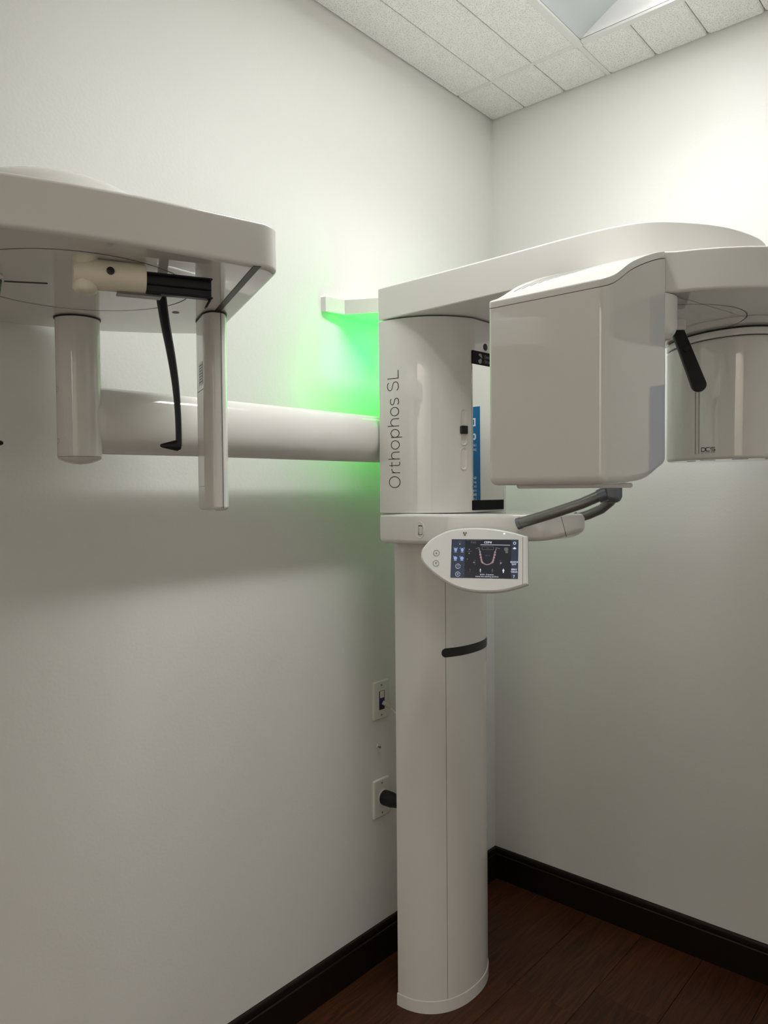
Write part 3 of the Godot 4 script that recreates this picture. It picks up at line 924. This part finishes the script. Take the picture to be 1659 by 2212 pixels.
func rotating_unit(t: Node3D) -> void:
	# turning beam under the arm; its near left end is cut square where the tube head plugs in
	var pts := [Vector2(0.80, 0.874), Vector2(0.9385, 0.874), Vector2(0.9385, 0.8945)]
	for i in range(0, 21):
		var a := deg_to_rad(lerpf(71, -60, i / 20.0))
		pts.append(Vector2(0.846 + 0.35 * cos(a), 0.547 + 0.35 * sin(a)))
	pts.append_array([Vector2(0.95, 0.215), Vector2(0.89, 0.205), Vector2(0.82, 0.225), Vector2(0.755, 0.30), Vector2(0.705, 0.45), Vector2(0.685, 0.62), Vector2(0.69, 0.78)])
	var radii := []
	for i in pts.size(): radii.append(0.0)
	radii[2] = 0.010
	for i in range(24, pts.size() - 1): radii[i] = 0.025
	radii[0] = 0.03; radii[-1] = 0.03
	var o := rounded(pts, radii, 8)
	var b := mb(); b.solid(o, 1.757, 1.832, 0.006, 0.004, 4)
	var beam := obj("rotating_beam", b, M.white, t, 35)
	# round cover seam under the beam
	b = mb()
	b.strip(arc(Vector2(0.846, 0.64), 0.165, 0.165, 0, 352.5, 47), 0.0008, func(v: Vector2) -> Vector3: return Vector3(v.x, 1.7566, v.y), true)
	obj("cover_seam", b, M.seam, beam)
	tube_head(t)
	sensor_head(t)
	# black temple support hanging from the beam
	for k in 1:
		var z := 0.65
		var h := Node3D.new(); h.name = "temple_support"; t.add_child(h, true)
		b = mb(Transform3D(Basis(Vector3.UP, deg_to_rad(40)), Vector3(0.879, 0, z))); b.box(Vector3(0, 1.749, 0), Vector3(0.036, 0.030, 0.022), 0.005); obj("mount", b, M.shell, h)
		var dir := Vector3(0.050, -0.135, 0.0).normalized()
		var facing := Vector3(0.66, 0, 0.75).normalized()
		var sx := dir.cross(facing).normalized()
		b = mb(Transform3D(Basis(sx, facing.slide(dir).normalized(), sx.cross(facing.slide(dir).normalized())), Vector3(0.879, 1.742, z)))
		var len_ := 0.150
		var bar := PackedVector2Array()
		var sgn := 1.0 if b.xf.basis.z.dot(dir) > 0 else -1.0
		bar.append_array([Vector2(0.0125, 0.0), Vector2(-0.0125, 0.0)])
		for v in arc(Vector2(0, len_ - 0.015), 0.0155, 0.015, 180, 0, 12): bar.append(v)
		for i in bar.size(): bar[i].y *= sgn
		b.solid(bar, -0.006, 0.006, 0.003, 0.003, 3)
		obj("support_bar", b, M.rubber, h)
		b = mb(Transform3D(Basis(sx, facing.slide(dir).normalized(), sx.cross(facing.slide(dir).normalized())), Vector3(0.879, 1.742, z) + dir * 0.055)); b.lathe([Vector2(0.0001, 0.005), Vector2(0.006, 0.005), Vector2(0.006, 0.007), Vector2(0.0001, 0.0072)], Vector3(), 20)
		obj("bolt", b, M.black, h)


func tube_head(t: Node3D) -> void:
	var x0 := 0.734; var x1 := 0.953
	var fz := [1.156, 1.149, 1.117, 1.053, 0.974, 0.912, 0.885]
	var fy := [1.727, 1.729, 1.741, 1.775, 1.806, 1.826, 1.830]
	var top := func(z: float) -> float:
		var v := smooth([Vector2(1.156, 1.727), Vector2(1.117, 1.7415), Vector2(1.053, 1.775), Vector2(0.974, 1.806), Vector2(0.912, 1.8255), Vector2(0.885, 1.8300)], 8)
		for i in v.size() - 1:
			if z <= v[i].x and z >= v[i + 1].x: return lerpf(v[i].y, v[i + 1].y, (v[i].x - z) / (v[i].x - v[i + 1].x))
		return 1.727 if z > 1.15 else 1.830
	# plan as pairs of left and right points from front to back
	var plan := func(rf: float, zf: float, zb: float, xr: float, taper: float) -> Array:
		var out := []
		for k in 7:
			var a := PI / 2 * k / 6
			out.append([])
		for k in 7: out[k] = [zf - rf + rf * cos(PI / 2 * k / 6), x0 + rf * (1 - sin(PI / 2 * k / 6)), xr - rf * (1 - sin(PI / 2 * k / 6))]
		for k in range(1, 15):
			out.append([lerpf(zf - rf, zb + 0.02, k / 14.0), x0, xr + taper * k / 14.0])
		for k in range(1, 6): out.append([zb + 0.02 - 0.02 * sin(PI / 2 * k / 5), x0 + 0.02 * (1 - cos(PI / 2 * k / 5)), xr + taper - 0.02 * (1 - cos(PI / 2 * k / 5))])
		return out
	var body := func(pl: Array, levels: Array) -> MB:         # levels: [inset, callable giving y from z]
		var g := mb()
		g.begin()
		var n := pl.size()
		var o := PackedVector2Array()
		for i in n: o.append(Vector2(pl[i][2], pl[i][0]))
		for i in range(n - 1, -1, -1): o.append(Vector2(pl[i][1], pl[i][0]))
		var rings := []
		for l in levels:
			var ring := PackedVector3Array()
			for v in (MB.inset(o, l[0]) if l[0] > 0 else o): ring.append(Vector3(v.x, l[1].call(v.y), v.y))
			rings.append(ring)
		g.skin(rings)
		for e in [0, rings.size() - 1]:
			for i in n - 1:
				var j := 2 * n - 1 - i
				if e == 0: g.q(rings[e][i + 1], rings[e][i], rings[e][j], rings[e][j - 1])
				else: g.q(rings[e][i], rings[e][i + 1], rings[e][j - 1], rings[e][j])
		g.end()
		return g
	var low := func(z: float) -> float: return 1.407 + 0.005 * smoothstep(1.10, 1.0, z) + 0.030 * pow(smoothstep(1.03, 0.88, z), 1.5)
	var lev := []
	for k in 6:
		var a := PI / 2 * k / 5
		var up := 0.014 * (1 - cos(a))
		lev.append([0.014 * (1 - sin(a)), func(z: float) -> float: return low.call(z) + up])
	lev.append([0.0, func(z: float) -> float: return top.call(z) - 0.0138])
	lev.append([0.0012, func(z: float) -> float: return top.call(z) - 0.0132])
	var pl: Array = plan.call(0.013, 1.156, 0.885, x1, -0.003)
	var h := obj("tube_head", body.call(pl, lev), M.white, t, 35)
	# lid that follows the sloping top
	lev = [[0.0014, func(z: float) -> float: return top.call(z) - 0.0127], [0.0, func(z: float) -> float: return top.call(z) - 0.0122], [0.0, func(z: float) -> float: return top.call(z) - 0.003], [0.0009, func(z: float) -> float: return top.call(z) - 0.0009], [0.003, func(z: float) -> float: return top.call(z)]]
	obj("head_lid", body.call(pl, lev), M.white, h, 35)
	var core := [[0.003, func(z: float) -> float: return top.call(z) - 0.016], [0.003, func(z: float) -> float: return top.call(z) - 0.010]]
	obj("lid_seam", body.call(pl, core), M.seam, h)
	# vent slits across the lid
	for k in 8:
		var b := mb()
		var xa := 0.752 + 0.012 * k
		var line := []
		for i in 9: line.append(Vector3(xa + 0.030 * i / 8.0, 0, lerpf(1.095 - 0.008 * k, 0.955 - 0.004 * k, i / 8.0)))
		for i in 8:
			var p: Vector3 = line[i]; var q: Vector3 = line[i + 1]
			p.y = top.call(p.z) + 0.0004; q.y = top.call(q.z) + 0.0004
			b.q(p - Vector3(0.0011, 0, 0), q - Vector3(0.0011, 0, 0), q + Vector3(0.0011, 0, 0), p + Vector3(0.0011, 0, 0))
		obj("vent_slit", b, M.seam, h)
	# shoulder that joins the head to the beam
	var b := mb()
	b.solid(rounded([Vector2(0.80, 0.905), Vector2(0.9450, 0.905), Vector2(0.9558, 0.878), Vector2(0.9558, 0.848), Vector2(0.80, 0.848)], [0.004, 0.003, 0.01, 0.010, 0.01], 6), 1.672, 1.7555, 0.030, 0.003, 6)
	obj("head_shoulder", b, M.white, h, 35)
	# shallow collimator tray under the head
	b = mb(); b.box(Vector3(0.845, 1.4055, 1.045), Vector3(0.15, 0.009, 0.15), 0.004); obj("bottom_tray", b, M.shell, h)


func sensor_head(t: Node3D) -> void:
	var ctl := [Vector2(0.756, 0.365), Vector2(0.784, 0.42), Vector2(0.828, 0.462), Vector2(0.88, 0.492), Vector2(0.93, 0.503), Vector2(0.98, 0.495), Vector2(1.02, 0.46), Vector2(1.05, 0.40), Vector2(1.05, 0.33), Vector2(0.98, 0.29), Vector2(0.87, 0.28), Vector2(0.785, 0.305)]
	var S := smooth(ctl, 6, true)
	var b := mb(); b.solid(S, 1.4645, 1.7360, 0.008, 0.006, 4)
	var h := obj("sensor_head", b, M.white, t, 35)
	b = mb(); b.solid(MB.inset(S, -0.001), 1.737, 1.7525, 0.003, 0.002, 2); obj("sensor_collar", b, M.white, h, 35)
	b = mb(); b.solid(MB.inset(S, 0.004), 1.72, 1.7570, 0, 0); obj("collar_seam", b, M.seam, h)
	# outline begins at (0.765, 0.37); arc lengths along it
	var on := func(v: Vector2) -> Vector3:
		var p := lay(S, v.x, 0.0004)
		return Vector3(p.x, v.y, p.y)
	b = mb()
	var k0 := 0.1665; var k1 := 0.1772
	var pts := PackedVector2Array([Vector2(k0, 1.478)])
	pts.append_array(arc(Vector2(k0 + 0.003, 1.620), 0.003, 0.003, 180, 90, 5))
	pts.append_array(arc(Vector2(k1 - 0.003, 1.620), 0.003, 0.003, 90, 0, 5))
	pts.append(Vector2(k1, 1.478))
	b.strip(pts, 0.0005, on)
	obj("sensor_line", b, M.seam, h)
	# squared lettering
	b = mb()
	var x := 0.1845; var y := 1.4835; var w := 0.0098; var g := 0.0120; var q := 0.0080
	var R := func(x_: float, pts_: Array) -> void:
		var o := PackedVector2Array()
		for v in pts_: o.append(Vector2(x_ + v.x * w, y + v.y * q))
		b.strip(o, 0.0008, on, false, 0.003)
	R.call(x, [Vector2(0, 0.1), Vector2(0, 1), Vector2(0.8, 1), Vector2(1, 0.85), Vector2(1, 0.15), Vector2(0.8, 0), Vector2(0, 0), Vector2(0, 0.2)])
	R.call(x + g, [Vector2(1, 1), Vector2(0.2, 1), Vector2(0, 0.85), Vector2(0, 0.15), Vector2(0.2, 0), Vector2(1, 0)])
	R.call(x + 2 * g, [Vector2(1, 1), Vector2(0.15, 1), Vector2(0, 0.9), Vector2(0, 0.6), Vector2(0.15, 0.52), Vector2(0.88, 0.5), Vector2(1, 0.4), Vector2(1, 0.12), Vector2(0.85, 0), Vector2(0, 0)])
	var rn := RandomNumberGenerator.new(); rn.seed = 9
	for i in 22:
		if i == 5 or i == 15: continue
		var xx := x + i * 0.00155
		b.strip(PackedVector2Array([Vector2(xx, 1.4795), Vector2(xx, 1.4795 + rn.randf_range(0.0008, 0.0016))]), 0.0004, on)
	obj("sensor_lettering", b, M.ink, h)
	for s in [[0.835, 0.425, 0.020], [0.885, 0.462, 0.034], [0.955, 0.462, 0.034], [1.005, 0.425, 0.014]]:
		b = mb(Transform3D(Basis(), Vector3(s[0], 1.4643, s[1]))); b.box(Vector3(), Vector3(s[2], 0.0008, 0.004), 0.0003, 1); obj("underside_slot", b, M.seam, h)


# ------------------------------------------------------------------ arm along the left wall and its head frame
func ceph_unit(t: Node3D) -> void:
	var b := mb()
	b.tube([Vector3(0.13, 1.537, 0.56), Vector3(0.13, 1.537, 0.80), Vector3(0.13, 1.537, 1.10), Vector3(0.13, 1.537, 1.35), Vector3(0.13, 1.5355, 1.545), Vector3(0.13, 1.5355, 1.575)], [0.0350, 0.0350, 0.0352, 0.0355, 0.0357, 0.0340], 56, 1.76)
	obj("side_arm", b, M.white, t)
	var F := Transform3D(Basis(Vector3.UP, deg_to_rad(65.2)), Vector3(0.13, 1.72, 1.594))   # x along the head plate, z towards the camera
	# plate
	var pts := [Vector2(0.264, 0.050), Vector2(0.264, 0.302), Vector2(0.264, 0.4255), Vector2(0.23, 0.433), Vector2(0.155, 0.448), Vector2(0.062, 0.466), Vector2(-0.021, 0.475), Vector2(-0.097, 0.478), Vector2(-0.18, 0.466), Vector2(-0.235, 0.448), Vector2(-0.235, 0.30), Vector2(-0.195, 0.02), Vector2(-0.132, -0.086), Vector2(-0.045, -0.096), Vector2(0.044, -0.100), Vector2(0.16, -0.077), Vector2(0.23, -0.052), Vector2(0.264, -0.03)]
	var o := rounded(pts, [0.0, 0.02, 0.030, 0.0, 0.02, 0.02, 0.02, 0.02, 0.02, 0.022, 0.04, 0.05, 0.03, 0.03, 0.03, 0.02, 0.02, 0.02], 7)
	b = mb(F); b.solid(o, 0.0, 0.066, 0.007, 0.006, 5)
	var plate := obj("head_plate", b, M.white, t, 35)
	# low dome on the plate
	b = mb(F)
	var prof := []
	for i in 15:
		var a := PI / 2 * i / 14
		prof.append(Vector2(0.170 * cos(a) + 0.0001, 0.060 + 0.087 * sin(a)))
	b.lathe(prof, Vector3(-0.035, 0, 0.245), 72); obj("plate_dome", b, M.shell, plate)
	b = mb(F); b.strip(arc(Vector2(-0.005, 0.245), 0.168, 0.168, 0, 354, 59), 0.0008, func(v: Vector2) -> Vector3: return Vector3(v.x, -0.0004, v.y), true); obj("cover_seam", b, M.seam, plate)
	b = mb(F); b.box(Vector3(0.2255, -0.0003, 0.290), Vector3(0.011, 0.0012, 0.300), 0.0005, 1); obj("slide_slot", b, M.slot, plate)
	b = mb(F * Transform3D(Basis(Vector3.UP, -0.2), Vector3(-0.081, -0.0003, 0.2255))); b.box(Vector3(), Vector3(0.068, 0.0012, 0.005), 0.0005, 1); obj("slide_slot", b, M.slot, plate)
	b = mb(F); b.lathe([Vector2(0.0001, -0.0012), Vector2(0.006, -0.0010), Vector2(0.0065, 0.001), Vector2(0.0001, 0.001)], Vector3(0.159, 0, 0.117), 20); obj("screw_cap", b, M.grey_ink, plate)
	# round post
	b = mb(F); b.lathe([Vector2(0.003, -0.2675), Vector2(0.014, -0.2664), Vector2(0.025, -0.2635), Vector2(0.033, -0.2600), Vector2(0.0378, -0.2568), Vector2(0.0385, -0.2545)], Vector3(), 56); obj("post_end_cap", b, M.shell, t)
	b = mb(F); b.lathe([Vector2(0.0378, -0.2540), Vector2(0.0388, -0.2530), Vector2(0.0388, -0.003)], Vector3(), 56); var post := obj("head_post", b, M.white, t)
	b = mb(F); b.lathe([Vector2(0.0392, -0.0030), Vector2(0.0406, -0.0022), Vector2(0.0406, 0.001)], Vector3(), 56); obj("post_collar", b, M.seam, post)
	for y in [-0.132, -0.226]:
		b = mb(F); b.strip(arc(Vector2(0, y), 0.0045, 0.0045, 0, 340, 18), 0.00035, func(v: Vector2) -> Vector3:
			var a := deg_to_rad(160.0) + v.x / 0.0388
			return Vector3(cos(a) * 0.0391, v.y, sin(a) * 0.0391), true)
		obj("cover_plug", b, M.grey_ink, post)
	# slim sensor column that slides in the slot
	var c := rounded([Vector2(0.2035, 0.060), Vector2(0.2035, 0.138), Vector2(0.2140, 0.1565), Vector2(0.2360, 0.1565), Vector2(0.2475, 0.130), Vector2(0.2475, 0.060)], [0.006, 0.012, 0.006, 0.010, 0.012, 0.006], 6)
	b = mb(F); b.solid(c, -0.354, -0.003, 0.008, 0.0, 4); var sc := obj("sensor_column", b, M.white, t, 35)
	b = mb(F); b.solid(MB.inset(c, -0.001), -0.0032, 0.0005, 0.0, 0.0); obj("column_collar", b, M.seam, sc)
	b = mb(F)
	b.box(Vector3(0.2310, -0.176, 0.1566), Vector3(0.0008, 0.346, 0.0008)); obj("column_seam", b, M.seam, sc)
	b = mb(F); b.strip(PackedVector2Array([Vector2(0.070, -0.31), Vector2(0.070, -0.135), Vector2(0.130, -0.135), Vector2(0.130, -0.31)]), 0.0004, func(v: Vector2) -> Vector3: return Vector3(0.2031, v.y, v.x), true); obj("panel_seam", b, M.grey_ink, sc)
	b = mb(F); b.q(Vector3(0.2030, -0.125, 0.088), Vector3(0.2030, -0.125, 0.125), Vector3(0.2030, -0.085, 0.125), Vector3(0.2030, -0.085, 0.088)); var rl := obj("rating_label", b, M.poster_white, sc)
	b = mb(F)
	for i in 7: b.box(Vector3(0.2029, -0.090 - 0.005 * i, 0.107), Vector3(0.0002, 0.0016, 0.030 - 0.004 * (i % 3)))
	obj("label_print", b, M.grey_ink, sc)
	# ear rods: curved dark bars with cone tips that face each other
	for s in [1.0, -1.0]:
		var e := Node3D.new(); e.name = "ear_rod"; t.add_child(e, true)
		var path := smooth([Vector2(0.1165, -0.004), Vector2(0.1225, -0.050), Vector2(0.1310, -0.100), Vector2(0.1375, -0.150), Vector2(0.1405, -0.200), Vector2(0.1410, -0.246)], 4)
		b = mb(F)
		b.begin()
		var rings := []
		for i in path.size():
			var d := (path[mini(i + 1, path.size() - 1)] - path[maxi(i - 1, 0)]).normalized()
			var nn := Vector2(-d.y, d.x)
			var hw := lerpf(0.0078, 0.0045, minf(float(i) / path.size() * 1.4, 1.0)); var hz := 0.0075
			var ring := PackedVector3Array()
			for k in [[1, 0.5], [0.6, 1], [-0.6, 1], [-1, 0.5], [-1, -0.5], [-0.6, -1], [0.6, -1], [1, -0.5]]:
				var v: Vector2 = path[i] + nn * hw * k[0]
				ring.append(Vector3(v.x * s, v.y, 0.25 + hz * k[1]))
			rings.append(ring)
		b.skin(rings); b.cap(rings[0], true); b.cap(rings[-1]); b.end()
		obj("rod_bar", b, M.navy, e)
		b = mb(F); b.tube([Vector3(0.1440 * s, -0.2450, 0.25), Vector3(0.1380 * s, -0.2450, 0.25), Vector3(0.1150 * s, -0.2455, 0.25), Vector3(0.1120 * s, -0.2455, 0.25)], [0.0060, 0.0092, 0.0034, 0.0018], 20); obj("ear_cone", b, M.rubber, e)
		b = mb(F); b.box(Vector3(0.1195 * s, -0.0035, 0.25), Vector3(0.026, 0.007, 0.026), 0.003); obj("rod_mount", b, M.shell, e)
	# forehead support: cream barrel on a hub with a black slide
	var nz := 0.385
	var hd := Node3D.new(); hd.name = "forehead_support"; t.add_child(hd, true)
	b = mb(F); b.lathe([Vector2(0.008, -0.0485), Vector2(0.0135, -0.0465), Vector2(0.0165, -0.0420), Vector2(0.0165, 0.001)], Vector3(0.0, 0, nz), 40); obj("hub", b, M.cream, hd)
	b = mb(F); b.tube([Vector3(-0.0165, -0.0215, nz), Vector3(-0.0150, -0.0215, nz), Vector3(0.0, -0.0215, nz), Vector3(0.0775, -0.0215, nz), Vector3(0.0785, -0.0215, nz)], [0.010, 0.0160, 0.0205, 0.0205, 0.0195], 40); obj("barrel", b, M.cream, hd)
	b = mb(F * Transform3D(Basis(Vector3.RIGHT, PI / 2), Vector3(0.0310, -0.0195, nz + 0.0195))); b.lathe([Vector2(0.0055, 0.0), Vector2(0.0050, 0.0030), Vector2(0.003, 0.0038)], Vector3(), 24); obj("knob", b, M.black, hd)
	b = mb(F)
	b.box(Vector3(0.1245, -0.0265, nz - 0.003), Vector3(0.0930, 0.0285, 0.004), 0.0008, 1)
	b.box(Vector3(0.1245, -0.0130, nz + 0.003), Vector3(0.0930, 0.0028, 0.013), 0.0008, 1)
	b.box(Vector3(0.1245, -0.0400, nz + 0.003), Vector3(0.0930, 0.0028, 0.013), 0.0008, 1)
	b.box(Vector3(0.1245, -0.0265, nz + 0.000), Vector3(0.0930, 0.0020, 0.004), 0.0008, 1)
	b.xf = b.xf * Transform3D(Basis(Vector3.BACK, -0.5), Vector3(0.165, -0.047, nz)); b.box(Vector3(), Vector3(0.003, 0.014, 0.013), 0.001, 1)
	obj("slide_rail", b, M.navy, hd)
	b = mb(F); b.box(Vector3(0.0700, -0.0435, nz - 0.004), Vector3(0.060, 0.0025, 0.020), 0.001, 1); obj("rail_plate", b, M.steel, hd)


# ------------------------------------------------------------------ things on the walls
func wall_things() -> void:
	# data plate with a cable; local axes: x out of the wall, seen from +x, z runs left in the view
	var t := thing("wall_plate", "upright white data socket plate with an open middle, upper plate beside the column", "wall plate", Vector3(0, 0.722, 0.6215))
	wall_plate(t, 0.068, 0.114)
	var b := MB.new(); b.box(Vector3(0.0068, 0.057, 0), Vector3(0.002, 0.068, 0.034), 0.0008, 1); obj("socket_frame", b, M.plate, t)
	b = MB.new(); b.box(Vector3(0.0080, 0.057, 0.0), Vector3(0.0012, 0.056, 0.024), 0.0004, 1); obj("socket_opening", b, M.slot, t)
	b = MB.new(); b.box(Vector3(0.0084, 0.074, 0.0), Vector3(0.0016, 0.020, 0.018), 0.0006, 1); obj("jack", b, M.plate, t)
	b = MB.new(); b.box(Vector3(0.0090, 0.0515, 0.0025), Vector3(0.004, 0.016, 0.018), 0.001, 1); obj("jack", b, mat(Color(0.05, 0.10, 0.55), 0.4), t).set_meta("label", "blue network jack")
	var c := thing("network_cable", "pale network cable plugged into the data socket and running behind the column", "cable", Vector3(0.012, 0.772, 0.6215))
	var path := []
	for v in smooth([Vector2(0.0, 0.0), Vector2(0.012, -0.010), Vector2(0.028, -0.030), Vector2(0.045, -0.058), Vector2(0.052, -0.12)], 5): path.append(Vector3(v.x * 0.95, v.y, -v.x * 0.85))
	b = MB.new(); b.tube(path, 0.0032, 12); obj("cord", b, M.plate, c)
	b = MB.new(); b.tube([Vector3(-0.001, 0.001, 0.0005), Vector3(0.008, -0.0065, -0.007), Vector3(0.017, -0.016, -0.0145)], [0.0062, 0.0060, 0.0040], 12); obj("plug", b, mat(Color(0.80, 0.80, 0.74), 0.3), c)
	# power plate with a round outlet and a thick black plug
	t = thing("wall_plate", "upright white power outlet plate holding a black plug, lower plate beside the column", "wall plate", Vector3(0, 0.429, 0.6225))
	wall_plate(t, 0.070, 0.114)
	b = MB.new(Transform3D(Basis(Vector3.BACK, -PI / 2), Vector3(0.0055, 0.057, -0.006))); b.lathe([Vector2(0.0235, 0.0), Vector2(0.0235, 0.0025), Vector2(0.0222, 0.0034), Vector2(0.001, 0.0034)], Vector3(), 36); obj("outlet_face", b, M.plate, t)
	c = thing("power_plug", "thick black round power plug in the lower wall plate", "plug", Vector3(0.010, 0.486, 0.6165))
	b = MB.new(Transform3D(Basis(Vector3.BACK, -PI / 2), Vector3())); b.lathe([Vector2(0.0215, 0.0), Vector2(0.0222, 0.004), Vector2(0.0218, 0.030), Vector2(0.0185, 0.044), Vector2(0.0165, 0.060), Vector2(0.012, 0.062)], Vector3(), 40); obj("plug_body", b, M.rubber, c)
	path = []
	for v in smooth([Vector2(0.056, -0.006), Vector2(0.068, -0.014), Vector2(0.080, -0.035), Vector2(0.086, -0.10), Vector2(0.088, -0.30), Vector2(0.088, -0.4805)], 5): path.append(Vector3(v.x, v.y, -(v.x - 0.050) * 1.1))
	b = MB.new(); b.tube(path, 0.0048, 12); obj("cord", b, M.plate, c)
	# screw anchor in the wall between the plates
	c = thing("wall_anchor", "tiny white wall anchor with a protruding screw between the two plates", "screw", Vector3(0, 0.642, 0.635))
	b = MB.new(Transform3D(Basis(Vector3.BACK, -PI / 2), Vector3())); b.lathe([Vector2(0.0058, 0.0), Vector2(0.0055, 0.0018), Vector2(0.0040, 0.0030), Vector2(0.001, 0.0030)], Vector3(), 20); obj("anchor", b, M.plate, c)
	b = MB.new(Transform3D(Basis(Vector3.BACK, -PI / 2), Vector3(0.003, 0, 0))); b.lathe([Vector2(0.0018, 0.0), Vector2(0.0018, 0.007), Vector2(0.0034, 0.0075), Vector2(0.0034, 0.0095), Vector2(0.001, 0.0098)], Vector3(), 16); obj("screw", b, M.steel, c)
	# blue poster on the right wall, just beyond the frame: the mirror shows its left edge
	c = thing("poster", "tall blue poster with white lettering seen reversed in the mirror", "poster", Vector3(1.112, 1.24, 0.002))
	b = MB.new(); b.box(Vector3(0, 0.235, 0), Vector3(0.39, 0.47, 0.003)); obj("sheet", b, M.poster_blue, c)
	b = MB.new()
	text(b, "Digital", 0.030, Vector2(-0.180, 0.412), 0.0018, false, true)
	text(b, "dental", 0.030, Vector2(-0.180, 0.362), 0.0018, false, true)
	text(b, "Less dose for every", 0.010, Vector2(-0.180, 0.328), 0.0018, false)
	text(b, "patient image", 0.010, Vector2(-0.180, 0.312), 0.0018, false)
	for k in 10: text(b, ["Great images", "and less time", "between each", "view taken", "More comfort", "Low dose", "Easy to hold", "More detail", "for each tooth", "Daily care"][k], 0.0095, Vector2(-0.180, 0.205 - 0.0155 * k), 0.0018, false, k % 4 == 0)
	obj("poster_print", b, M.poster_white, c)


func wall_plate(t: Node3D, w: float, h: float) -> void:
	var b := MB.new(Transform3D(Basis(Vector3(0, 0, 1), Vector3(1, 0, 0), Vector3(0, 1, 0)), Vector3()))   # outline (z, y), extruded out of the wall
	b.solid(rounded([Vector2(w / 2, h), Vector2(-w / 2, h), Vector2(-w / 2, 0), Vector2(w / 2, 0)], [0.004, 0.004, 0.004, 0.004], 4), 0.0, 0.0065, 0.0, 0.0035, 3)
	obj("plate", b, M.plate, t, 40)
	for y in [0.0125, h - 0.0125]:
		b = MB.new(Transform3D(Basis(Vector3.BACK, -PI / 2), Vector3(0.006, y, 0))); b.lathe([Vector2(0.0028, 0.0), Vector2(0.0026, 0.0012), Vector2(0.0012, 0.0014)], Vector3(), 16); obj("screw", b, M.grey_ink, t)
